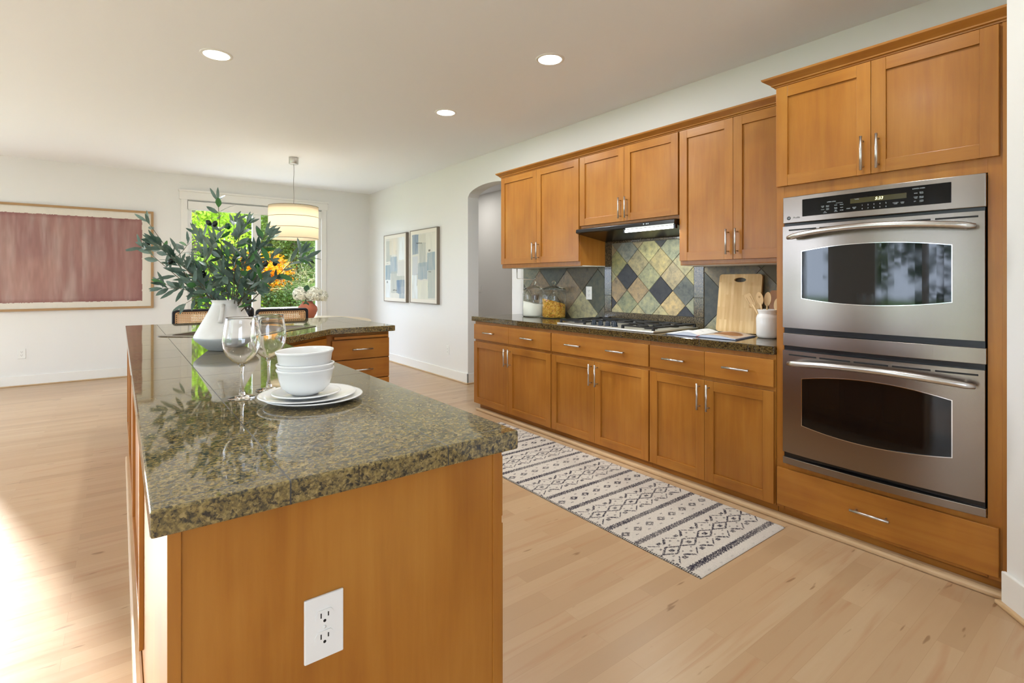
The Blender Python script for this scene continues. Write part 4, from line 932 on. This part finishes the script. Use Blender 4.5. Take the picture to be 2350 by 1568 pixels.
# ================================================================== RUG
def rug():
    x0, x1, y0, y1 = 1.962, 2.716, 1.262, 3.72; st = .0034
    n = int((x1-x0)/st); m = int((y1-y0)/st); U_ = np.linspace(0, x1-x0, n)[:, None]*np.ones((1, m)); V_ = np.linspace(0, y1-y0, m)[None, :]*np.ones((n, 1))
    ns = np.random.default_rng(1).random((n, m)); wl = vnoise(n, m, 40, 40, 4)
    ink = np.zeros((n, m)); P = .1345; S = .464
    v = (V_-.065) % S; um = (U_-.02) % P; uc = np.abs(um-P/2)
    def on(mask, a=1.0): nonlocal ink; ink = np.where(mask, np.maximum(ink, a), ink)
    # two dense bands per repeat at v=0 and v=.285
    for vb in (0, .285, S):
        on(np.abs(v-vb) < .013+.006*np.abs(((U_/.022) % 1)-.5)*2, .85)
    # motif field v .02-.265 , centre .1425
    c = .1425; dv_ = np.abs(v-c)
    onb = (v > .02) & (v < .268)
    on(onb & (np.abs((uc*.55)+dv_*1.0-.034) < .0055) & (dv_ < .036), .9)           # chained diamonds
    on(onb & (uc < .014) & (dv_ < .010), .85)                                      # core squares
    for so in (-1, 1):
        w_ = (v-c)*so
        lg = um > P/2
        on(onb & (np.abs(w_-(.094-(P/2-uc)*.80)) < np.where(lg, .0085, .0042)) & (w_ > .054) & (w_ < .097) & (np.abs(uc-P/2) > .004), .98)   # chevrons, one leg heavier
        on(onb & (np.abs(uc-.0) < .013) & (np.abs(w_-.072) < .010), .85)              # squares between
        on(onb & (np.abs(uc-P/4) < .006) & (np.abs(w_-.035) < .004), .7)
        on(onb & (np.abs(uc-P/2) < .007) & (np.abs(w_-.058) < .006), .7)
    # diamond row field v .305-.445, centre .375
    P2 = .094; u2 = np.abs(((U_+.01) % P2)-P2/2); d2 = np.abs(v-.375)
    on((u2*.75+d2 < .024) & (u2*.75+d2 > .008), .8); on((np.abs(u2-P2/2) < .009) & (np.abs(d2-.036) < .004), .75)
    ink = np.clip(ink*(.75+.7*wl), 0, 1)*(ns > .17)
    ink = np.where((ns > .985), np.maximum(ink, .35), ink)
    ink = np.where((V_ < .045) & ~((V_ < .016) & (u2 < .02)), ink*.25, ink)
    base = lin(200, 192, 182); dk = lin(50, 46, 58); C_ = base*(1-ink[..., None])+dk*ink[..., None]
    C_ *= (.92+.16*ns)[..., None]
    edge = (U_ < .008) | (U_ > x1-x0-.008); stitch = (((V_+U_*.6)/.0115) % 1) < .55
    C_[edge & stitch] = lin(24, 22, 26); C_[edge & ~stitch] = lin(196, 188, 176)
    t = thing('runner_rug', ((x0+x1)/2, (y0+y1)/2, 0), 'off white runner rug with dark geometric bands in front of the cabinets', 'rug')
    Z = .0085-.0065*(np.exp(-U_/.006)+np.exp(-(x1-x0-U_)/.006)+np.exp(-V_/.006))+.0005*ns; Z = np.maximum(Z, .001)
    colmesh('pile', U_+x0, V_+y0, Z, C_, RUGM, t)
    mb = MB(); mb.box(x0+.004, x1-.004, y0+.005, y1-.005, .0005, .0045); obj('backing', mb, simple('rug_backing', srgb(30, 28, 30), .95), t)
rug()

# ================================================================== PICTURES
def art_red():
    x0, x1, z0, z1 = -1.62, .366, .900, 2.195; w = .028
    t = thing('framed_painting', ((x0+x1)/2, BY, z0), 'large rust red abstract painting in a light wood frame on the back wall', 'painting')
    mb = MB(); yf, yb_ = BY-.04, BY-.002
    mb.box(x0, x1, yf, yb_, z1-w, z1); mb.box(x0, x1, yf, yb_, z0, z0+w); mb.box(x0, x0+w, yf, yb_, z0+w, z1-w); mb.box(x1-w, x1, yf, yb_, z0+w, z1-w); obj('frame', mb, simple('oak_frame', srgb(172, 136, 92), .5), t, .002)
    n, m = 420, 260; X = np.linspace(x0+w, x1-w, n)[:, None]*np.ones((1, m)); Z = np.linspace(z0+w, z1-w, m)[None, :]*np.ones((n, 1))
    c = np.ones((n, m, 3))*lin(226, 220, 208); st = vnoise(n, m, 14, 160, 11, 4); bl = vnoise(n, m, 90, 120, 12, 4); fi = vnoise(n, m, 5, 30, 13, 2)
    base = lin(170, 134, 126); c1 = lin(180, 158, 152); c2 = lin(142, 98, 96); c3 = lin(186, 142, 130)
    k = np.clip((st-.35)*3, 0, 1)[..., None]; q = c2*(1-k)+c1*k; kk = np.clip((bl-.4)*4, 0, 1)[..., None]; q = q*(1-.5*kk)+c3*.5*kk; q = q*.55+base*.45; q *= (.88+.24*fi)[..., None]
    xr = x1-.125; zone = np.clip((X-(-.34))/.06, 0, 1)*.55; q = q*(1-zone[..., None]*.45)+lin(120, 60, 66)*zone[..., None]*.45
    ed = np.minimum.reduce([xr-X, X-(x0+.13), Z-(z0+.10), (z1-.115)-Z])+.012*(fi-.5); edk = np.clip(1-ed/.05, 0, 1)[..., None]*.45; q = q*(1-edk)+lin(112, 48, 52)*edk
    c = np.where((ed > 0)[..., None], q, c*(.96+.05*fi)[..., None])
    colmesh('painted_sheet', X, np.full_like(X, yf+.016), Z, c, ARTM, t)
    obj('backing', MB().box(x0+w*.5, x1-w*.5, yf+.017, yb_, z0+w*.5, z1-w*.5), MELA, t)
art_red()
def art_blue(y0, y1, z0, z1, rects, lab, seed):
    t = thing('framed_print', (WX, (y0+y1)/2, z0), lab, 'painting'); w = .012; xf = WX-.045
    mb = MB(); mb.box(xf, WX-.001, y0, y1, z1-w, z1); mb.box(xf, WX-.001, y0, y1, z0, z0+w); mb.box(xf, WX-.001, y0, y0+w, z0+w, z1-w); mb.box(xf, WX-.001, y1-w, y1, z0+w, z1-w); obj('frame', mb, simple('taupe_frame', srgb(126, 114, 100), .5), t, .001)
    n, m = 200, 260; Y = np.linspace(y1-w, y0+w, n)[:, None]*np.ones((1, m)); Z = np.linspace(z0+w, z1-w, m)[None, :]*np.ones((n, 1))
    u = np.linspace(0, 1, n)[:, None]*np.ones((1, m)); v = np.linspace(1, 0, m)[None, :]*np.ones((n, 1)); c = np.ones((n, m, 3))*lin(232, 226, 214)
    a = vnoise(n, m, 14, 60, seed, 4); b = vnoise(n, m, 30, 30, seed+1, 4); wv = (b-.5)*.03
    ins = (u > .06) & (u < .94) & (v > .05) & (v < .95); q = lin(216, 214, 204)*np.ones((n, m, 3))
    for (u0, u1, v0, v1, col) in rects:
        mk = (u > u0+wv) & (u < u1+wv) & (v > v0+wv) & (v < v1+wv); al = np.clip(.55+.9*(a-.3), 0, 1)[..., None]; q = np.where(mk[..., None], q*(1-al)+lin(*col)*al, q)
    c = np.where(ins[..., None], q*(.93+.14*a)[..., None], c); colmesh('printed_sheet', np.full_like(Y, xf+.004), Y, Z, c, ARTM, t)
    obj('backing', MB().box(xf+.005, WX-.002, y0+.006, y1-.006, z0+.006, z1-.006), MELA, t)
B1, B2, G1, Cr, Lw, NV = (138, 160, 172), (148, 166, 178), (176, 180, 172), (220, 210, 190), (226, 232, 234), (112, 134, 158)
DK = (70, 66, 60)
art_blue(7.002, 7.804, .940, 1.983, [(.1, .35, .08, .4, G1), (.25, .62, .05, .3, Cr), (.68, .95, .05, .38, Lw), (.3, .62, .33, .58, B2), (.05, .3, .45, .68, B1), (.05, .3, .68, .95, Lw), (.33, .6, .55, .88, G1), (.62, .95, .4, .62, (208, 206, 200)), (.6, .95, .62, .78, G1), (.58, .95, .68, .88, NV), (.7, .95, .88, .95, B2), (.42, .6, .83, .845, DK), (.12, .2, .425, .43, DK), (.12, .18, .70, .73, DK), (.56, .57, .24, .5, (120, 110, 100))], 'left of the two blue and grey abstract prints on the right wall', 21)
art_blue(6.071, 6.873, .948, 1.988, [(.08, .32, .06, .33, NV), (.32, .6, .06, .2, (206, 204, 190)), (.35, .6, .18, .5, G1), (.62, .95, .05, .33, (222, 220, 208)), (.66, .95, .32, .56, B1), (.3, .66, .45, .68, B2), (.08, .3, .36, .62, (196, 200, 206)), (.05, .28, .62, .95, Lw), (.3, .7, .70, .95, (220, 220, 204)), (.68, .95, .56, .93, (176, 186, 180)), (.25, .45, .175, .19, DK), (.7, .78, .28, .305, DK), (.68, .8, .575, .582, DK), (.27, .28, .6, .78, (130, 124, 116))], 'right of the two blue and grey abstract prints, nearer the arch', 31)

# ================================================================== LAMPS
def can(x, y, lab, group=None, e=12, x_vis=True):
    t = thing('recessed_ceiling_light', (x, y, HC), lab, 'ceiling light', group)
    mb = MB(); mb.lathe([(.076, HC-.001), (.078, HC-.006), (.094, HC-.004), (.096, HC-.0005)], (x, y, 0), 40, cap=False); obj('trim_ring', mb, TRIM, t)
    mb = MB(); mb.lathe([(0, HC-.0045), (.0765, HC-.0045), (.0765, HC-.002), (0, HC-.002)], (x, y, 0), 40); obj('diffuser', mb, LED, t)
    d = bpy.data.lights.new('can_light', 'AREA'); d.shape = 'DISK'; d.size = .14; d.energy = e; d.color = (.94, .98, 1.0)
    o = bpy.data.objects.new('can_light', d); o.location = (x, y, HC-.012); COL.objects.link(o)
can(.505, 3.855, 'round recessed ceiling light above the island, leftmost of the three'); can(2.286, 2.592, 'round recessed ceiling light nearest the wall cabinets'); can(2.28, 3.963, 'round recessed ceiling light farther back toward the archway')
for x, y, e_ in ((.5, 1.3, 5), (2.2, .9, 5), (-2.0, 4.0, 5), (-2.4, 6.6, 6), (-1.6, .8, 7)): can(x, y, 'round recessed ceiling light out of view, added for fill light', 'added fill lights out of view', e_)  # unseen lamps, added to even out the room light
hl = bpy.data.lights.new('hall_fill', 'AREA'); hl.shape = 'DISK'; hl.size = .14; hl.energy = 6; hl.color = (1, .96, .9); ho = bpy.data.objects.new('hall_fill', hl); ho.location = (4.3, 7.2, HC-.01); COL.objects.link(ho)  # unseen lamp, added to brighten the hallway
PX, PY = 1.666, 6.525
t = thing('pendant_lamp', (PX, PY, 1.765), 'white drum pendant lamp hanging over the dining table', 'lamp')
mb = MB(); mb.lathe([(.052, HC), (.054, HC-.003), (.054, HC-.075), (.048, HC-.08), (0, HC-.08)], (PX, PY, 0), 32); obj('canopy', mb, BAR, t)
mb = MB(); mb.tube([(PX+.003*math.sin(i*.9), PY, HC-.08-i*(HC-.08-2.13)/12) for i in range(13)], .0028, 8); obj('cord', mb, simple('grey_cord', srgb(150, 148, 142), .6), t)
ts = NT('lamp_shade_fabric'); ts.base(srgb(244, 236, 218)); ts.b.inputs['Roughness'].default_value = .9
tl = ts.n('ShaderNodeBsdfTranslucent'); tl.inputs[0].default_value = srgb(252, 244, 228); mx = ts.n('ShaderNodeMixShader'); mx.inputs[0].default_value = .75; ts.l(ts.b.outputs[0], mx.inputs[1]); ts.l(tl.outputs[0], mx.inputs[2]); ts.l(mx.outputs[0], ts.t.nodes['Material Output'].inputs[0])
r = .279; mb = MB(); mb.lathe([(r, 1.765), (r, 2.155), (r-.002, 2.155), (r-.002, 1.765), (r, 1.765)], (PX, PY, 0), 72, cap=False); obj('lamp_shade', mb, ts.m, t)
mb = MB(); mb.lathe([(0, 2.120), (r-.003, 2.120), (r-.003, 2.122), (0, 2.122)], (PX, PY, 0), 72); obj('added_diffuser', mb, ts.m, t)  # disc added inside the shade to soften the bright spot on the ceiling
mb = MB()
for zz_ in (1.768, 1.897, 2.026, 2.153): mb.lathe([(r+.0005, zz_-.003), (r+.002, zz_), (r+.0005, zz_+.003)], (PX, PY, 0), 72, cap=False)
mb.tube([(PX-r, PY, 2.148), (PX+r, PY, 2.148)], .002, 6); mb.tube([(PX, PY-r, 2.148), (PX, PY+r, 2.148)], .002, 6); obj('shade_wires', mb, simple('brown_wire', srgb(120, 108, 84), .6), t)
mb = MB(); mb.ball((PX, PY, 1.98), .045, 20); mb.tube([(PX, PY, 2.02), (PX, PY, 2.13)], .018, 12); obj('bulb', mb, BULB, t)


# ================================================================== DINING
TC = (1.60, 6.95); t = thing('dining_table', (*TC, 0), 'round pale dining table beyond the island under the pendant', 'table')
mb = MB(); mb.lathe([(0, .715), (1.06, .715), (1.10, .722), (1.12, .735), (1.12, .745), (1.115, .75), (0, .75)], (*TC, 0), 80); obj('table_top', mb, simple('pale_table', srgb(226, 208, 178), .35), t)
mb = MB(); mb.lathe([(.34, 0), (.34, .02), (.10, .05), (.08, .12), (.08, .66), (.25, .715)], (*TC, 0), 40); obj('pedestal', mb, simple('pale_pedestal', srgb(222, 204, 176), .5), t)
CANE = simple('woven_cane', srgb(206, 164, 116), .6); CH = simple('black_chair_wood', srgb(20, 24, 32), .3)
def chair(cx, cy, rot, lab, src=None):
    if src:
        t = src.copy(); COL.objects.link(t); t.location = (cx, cy, 0); t.rotation_euler = (0, 0, rot); t['label'] = lab
        for ch in src.children:
            c = ch.copy(); COL.objects.link(c); c.parent = t
        return t
    t = thing('cane_chair', (0, 0, 0), lab, 'chair')
    W_ = .49; z0, z1 = .735, .992; fn = lambda u, v, n: (u, n-.012, v)
    # backrest frame: ring
    ro = [(x, y+(z0+z1)/2) for x, y in rrect(0, 0, W_, z1-z0, .035, 0)]; ri = [(x, y+(z0+z1)/2) for x, y in rrect(0, 0, W_-.05, z1-z0-.05, .022, 0)]
    m1 = prism_holes(ro, [ri], -.015, .015); mb = MB(); mb.add([fn(*v) for v in m1.v], m1.f)
    obj('backrest_frame', mb, CH, t, .006)
    ra = [(x, y+(z0+z1)/2) for x, y in rrect(0, 0, W_-.049, z1-z0-.049, .022, 0)]; rb = [(x, y+(z0+z1)/2) for x, y in rrect(0, 0, W_-.098, z1-z0-.098, .012, 0)]
    m2 = prism_holes(ra, [rb], -.006, .006); mb = MB(); mb.add([fn(*v) for v in m2.v], m2.f, 0)
    hw, hh = (W_-.098)/2, (z1-z0-.098)/2; zc = (z0+z1)/2; nx, nz = 24, 10
    for i in range(nx): x = -hw+(i+.5)*2*hw/nx; mb.box(x-.0045, x+.0045, -.0145, -.0105, zc-hh-.004, zc+hh+.004)
    for i in range(nz): z = zc-hh+(i+.5)*2*hh/nz; mb.box(-hw-.004, hw+.004, -.014, -.010, z-.0045, z+.0045)
    for k in (-1, 1):
        for i in range(-nz, nx+nz, 1):
            pass
    nd = 22
    for i in range(nd):
        for face in (-.0185,):
            x = -hw-.008+(i+.5)*(2*hw+.016)/nd
            for z in (zc-hh-.011, zc+hh+.011): mb.box(x-.004, x+.004, -.0192, -.0178, z-.004, z+.004, 1)
    for i in range(9):
        z = zc-hh+(i+.5)*2*hh/9
        for x in (-hw-.012, hw+.012): mb.box(x-.004, x+.004, -.0192, -.0178, z-.004, z+.004, 1)
    obj('cane_panel', mb, [CANE, SLOT], t)
    mb = MB(); mb.box(-.23, .23, .02, .48, .44, .475); obj('seat', mb, CANE, t, .01)
    for sx in (-1, 1):
        mb = MB(); x = sx*.225; mb.tube([(x, .0, .80), (x, .0, .50), (x, .02, .455), (x, .44, .455), (x, .48, .43), (x, .48, .05), (x, .46, .014), (x, .05, .014)], .012, 10); obj('steel_leg', mb, CHROME, t)
    t.location = (cx, cy, 0); t.rotation_euler = (0, 0, rot); return t
c0 = chair(.640, 5.85, 0, 'cane back chair with a black frame, seen left of the white vase')
chair(1.290, 5.48, 0, 'cane back chair with a black frame, right of the white vase', c0)
# terracotta pot of hydrangeas
PT = (2.03, 7.25); t = thing('flower_pot', (*PT, .7505), 'terracotta vase on the dining table', 'vase')
mb = MB(); mb.lathe([(0, 0), (.068, 0), (.072, .004), (.108, .06), (.126, .12), (.118, .165), (.085, .200), (.066, .215), (.072, .232), (.068, .236), (.060, .222), (.06, .212), (.1, .17), (.11, .12), (.07, .01), (0, .01)], (*PT, .7505), 48); obj('pot_body', mb, simple('terracotta', srgb(160, 92, 70), .75), t)
t = thing('hydrangea_bouquet', (*PT, .96), 'white hydrangea blooms in the terracotta vase', 'flowers')
PETAL = leafmat('white_petal', srgb(226, 224, 208), srgb(246, 246, 240), 20, .3, .7); HLEAF = leafmat('dark_green_leaf', srgb(22, 52, 28), srgb(44, 86, 48), 12, .15, .45)
P0_ = Vector((*PT, 1.0))
st_ = MB()
for bx, bz_, dp, rr in ((-.085, .085, -.02, .098), (.095, .078, .0, .105), (.01, .060, .07, .085), (.17, .055, .05, .08)):
    c = P0_+right*bx+fwd*dp+Vector((0, 0, bz_)); mb = MB(); rq = random.Random(int(bx*1000)+9)
    mb.ball(c, rr*.82, 14)
    for k in range(420):
        d = Vector((rq.gauss(0, 1), rq.gauss(0, 1), rq.gauss(0, 1))).normalized()
        if d.z < -.75: continue
        p = c+d*rr*rq.uniform(.88, 1.08); q = Matrix.Rotation(rq.uniform(0, 6.28), 3, d); a = q @ d.orthogonal().normalized(); b = d.cross(a); s_ = .013
        for e in ((a, b), (b, -a), (-a, -b), (-b, a)):
            u, v = e; tip = p+u*s_*1.3+d*.003; mb.add([p, p+(u-v)*s_*.5+d*.004, tip, p+(u+v)*s_*.5+d*.004], [(0, 1, 2, 3)])
    obj('bloom', mb, PETAL, t, recalc=False); st_.tube([Vector((*PT, .93)), (Vector((*PT, 1.0))+c)/2, c], .004, 6)
obj('stems', st_, HLEAF, t)
mb = MB()
for dx_, dz_, L_, up in ((-.10, .03, .11, .25), (.0, -.01, .10, -.5), (.03, .12, .09, .9), (-.13, .05, .10, .1)):
    leaf(mb, P0_+right*dx_*.3-fwd*.07+Vector((0, 0, dz_)), right*(dx_ if dx_ else .02)*6-fwd*.15+Vector((0, 0, up)), -fwd, L_, .085)
obj('leaves', mb, HLEAF, t, recalc=False)

# ================================================================== OUTSIDE
BOUNCE = simple('bounce_patio_concrete', srgb(206, 202, 192), .9)
mb = MB(); mb.box(-7, 6, 8.68, 10.45, -.12, -.02); mb.box(-6.6, -3.58, -6, 8.68, -.12, -.02); mb.box(-3.58, 5.1, -6, -3.18, -.12, -.02); struct('bounce_patio', mb, BOUNCE)  # unseen pale paving, added to bounce daylight up to the ceiling
GRASS = leafmat('lawn', srgb(60, 96, 30), srgb(110, 140, 52), 2, .0, .9)
mb = MB(); mb.box(-40, 40, 8.7, 60, -.35, -.12); mb.box(-40, -3.6, -20, 8.7, -.35, -.12); mb.box(-3.6, 40, -20, -3.2, -.35, -.12); o = obj('lawn', mb, GRASS); tag(o, 'green lawn around the house seen through the glass doors', 'grass', kind='stuff')
STONE = simple('garden_stone', srgb(170, 164, 140), .9)
o = obj('garden_wall', MB().box(-1.0, 6, 10.5, 10.72, -.12, .755), STONE, None, .01); tag(o, 'low pale garden wall outside behind the glass door', 'wall')
BARK = simple('bark', srgb(92, 82, 66), .9)
def tree(c, hgt, rad, n, m1, lab, seed, leafs=.09, shape='cone', z0=.2, stretch=1.0, trunk=.09, cat='tree', name='garden_tree'):
    r_ = np.random.default_rng(seed); t = thing(name, (*c, -.12), lab, cat)
    # leaf points gathered on sprays
    k = n//16; zz = r_.random(k)**(.8)
    if shape == 'cone': rad_z = rad*(1-zz)**.7+.15
    else: rad_z = rad*np.sqrt(np.clip(1-(2*zz-1)**2, .02, 1))
    a = r_.random(k)*2*np.pi; rr = rad_z*(.45+.6*r_.random(k)); cen = np.stack([c[0]+rr*np.cos(a), c[1]+rr*np.sin(a), z0+zz*(hgt-z0)], -1)
    cen = np.repeat(cen, 16, 0); N = len(cen); outd = np.stack([np.cos(np.repeat(a, 16)), np.sin(np.repeat(a, 16)), np.full(N, -.25 if shape == 'cone' else .2)], -1)
    p = cen+r_.normal(0, .10*stretch, (N, 3))+outd*r_.random((N, 1))*.25
    d = outd+r_.normal(0, .6, (N, 3)); d /= np.linalg.norm(d, axis=1, keepdims=True); w = np.cross(d, r_.normal(0, 1, (N, 3))); w /= np.linalg.norm(w, axis=1, keepdims=True)
    L_ = leafs*(.7+.7*r_.random((N, 1))); Wd = L_*.34
    V = np.concatenate([p, p+d*L_*.5+w*Wd, p+d*L_, p+d*L_*.5-w*Wd], 1).reshape(-1, 3); me = bpy.data.meshes.new('crown'); o0 = np.array(worigin(t))
    me.vertices.add(len(V)); me.vertices.foreach_set('co', (V-o0).ravel()); me.loops.add(len(V)); me.loops.foreach_set('vertex_index', np.arange(len(V), dtype=np.int32)); me.polygons.add(N)
    me.polygons.foreach_set('loop_start', (np.arange(N)*4).astype(np.int32)); me.polygons.foreach_set('loop_total', np.full(N, 4, np.int32)); me.update(calc_edges=True); me.materials.append(m1)
    ob_ = bpy.data.objects.new('crown', me); COL.objects.link(ob_); ob_.parent = t; ob_['_o'] = list(o0)
    rq = random.Random(seed); mb = MB(); mb.tube([(c[0], c[1], -.12), (c[0]+.05, c[1], hgt*.5), (c[0], c[1], hgt*.9)], [trunk, trunk*.6, trunk*.15], 8)
    for q in range(26):
        z = z0+rq.random()*(hgt-z0)*.8; an = rq.uniform(0, 6.28); l_ = rad*.8*(1-z/hgt*.6); mb.tube([(c[0], c[1], z), (c[0]+l_*.5*math.cos(an), c[1]+l_*.5*math.sin(an), z+.1), (c[0]+l_*math.cos(an), c[1]+l_*math.sin(an), z+rq.uniform(-.2, .4))], [trunk*.25, trunk*.15, .006], 5)
    obj('trunk', mb, BARK, t)
YG = leafmat('yellow_green_foliage', srgb(110, 150, 20), srgb(176, 206, 44), 1.5, .55); MG = leafmat('mid_green_foliage', srgb(66, 94, 34), srgb(128, 148, 66), 1.2, .5); DG = leafmat('dark_green_foliage', srgb(34, 62, 22), srgb(78, 110, 40), 1.2, .4)
OR = leafmat('orange_foliage', srgb(214, 130, 10), srgb(250, 186, 30), 2, .6)
tree((1.15, 12.2), 4.6, .95, 19800, YG, 'bright yellow green conifer outside the left pane of the glass door', 1, 0.068)
tree((.2, 13.6), 5.5, 1.2, 19800, MG, 'added green conifer screening the sun, hidden behind the edge of the door frame', 2, 0.074)  # out-of-view tree, added to keep low sun off the glass door
tree((2.35, 12.6), 1.75, .55, 9900, OR, 'orange leaved shrub glowing between the green trees outside', 3, 0.056, 'round', 1.0, .8, .03)
tree((2.45, 14.6), 5.2, 1.3, 24200, YG, 'tall yellow green tree behind the orange shrub outside', 4, 0.081)
tree((3.35, 13.2), 3.2, .85, 19800, MG, 'mid green conifer outside the right pane of the glass door', 5, 0.062)
tree((4.4, 15.2), 5.5, 1.4, 24200, MG, 'broad green tree behind the bare twiggy shrub outside', 6, 0.074, 'round')
tree((1.4, 16.8), 6.5, 1.7, 19800, DG, 'dark green tree standing far behind the garden', 7, 0.093, 'round')
tree((3.4, 17.8), 6.8, 1.9, 22000, DG, 'dark tall tree farthest away behind the right pane', 8, 0.093, 'round')
tree((5.6, 18.0), 6.0, 1.8, 17600, DG, 'dark tree at the right edge of the garden view', 9, 0.093, 'round')
tree((1.9, 12.1), 1.3, .6, 9900, DG, 'low dark green bush just beyond the garden wall', 10, 0.050, 'round', 0, .8, .03, 'bush', 'garden_bush')
tree((3.1, 12.0), 1.1, .5, 7700, MG, 'low green bush beyond the wall, right of the dark bush', 11, 0.043, 'round', 0, .8, .03, 'bush', 'garden_bush')
# bare twiggy shrub
mb = MB(); rq = random.Random(4); TW = simple('mossy_twig', srgb(168, 160, 110), .9)
def twig(p, d, L_, r_, dep):
    pts = [p]; 
    for i in range(4): d = (d+Vector((rq.gauss(0, .25), rq.gauss(0, .25), rq.gauss(0, .2)))).normalized(); pts.append(pts[-1]+d*L_/4)
    mb.tube(pts, [r_, r_*.85, r_*.7, r_*.6, r_*.45], 5, cap=False)
    if dep:
        for i in range(4): twig(pts[rq.randint(1, 4)], (d+Vector((rq.gauss(0, .8), rq.gauss(0, .8), rq.gauss(0, .7)))).normalized(), L_*.68, r_*.5, dep-1)
for k in range(7): twig(Vector((3.45+rq.uniform(-.2, .3), 12.9+rq.uniform(-.2, .2), -.12)), Vector((rq.gauss(0, .3), rq.gauss(0, .2), 1)).normalized(), 1.3, .02, 3)
o = obj('bare_shrub', mb, TW, recalc=False); tag(o, 'bare twiggy shrub outside the right pane of the glass door', 'bush')
for i, (x, y, hgt) in enumerate([(-8.3, 4.9, 4.6), (-9.2, 1.6, 5), (-7.2, -1.2, 4.2), (-9, -4.4, 5)]):
    tree((x, y), hgt, 1.5, 5000, [MG, DG, YG, MG][i], ['green tree outside the left wall glass door, northmost', 'dark tree outside the left wall, second from the north', 'yellow green tree outside the left wall', 'green tree outside the left wall, southmost'][i], 20+i, .14, 'round')
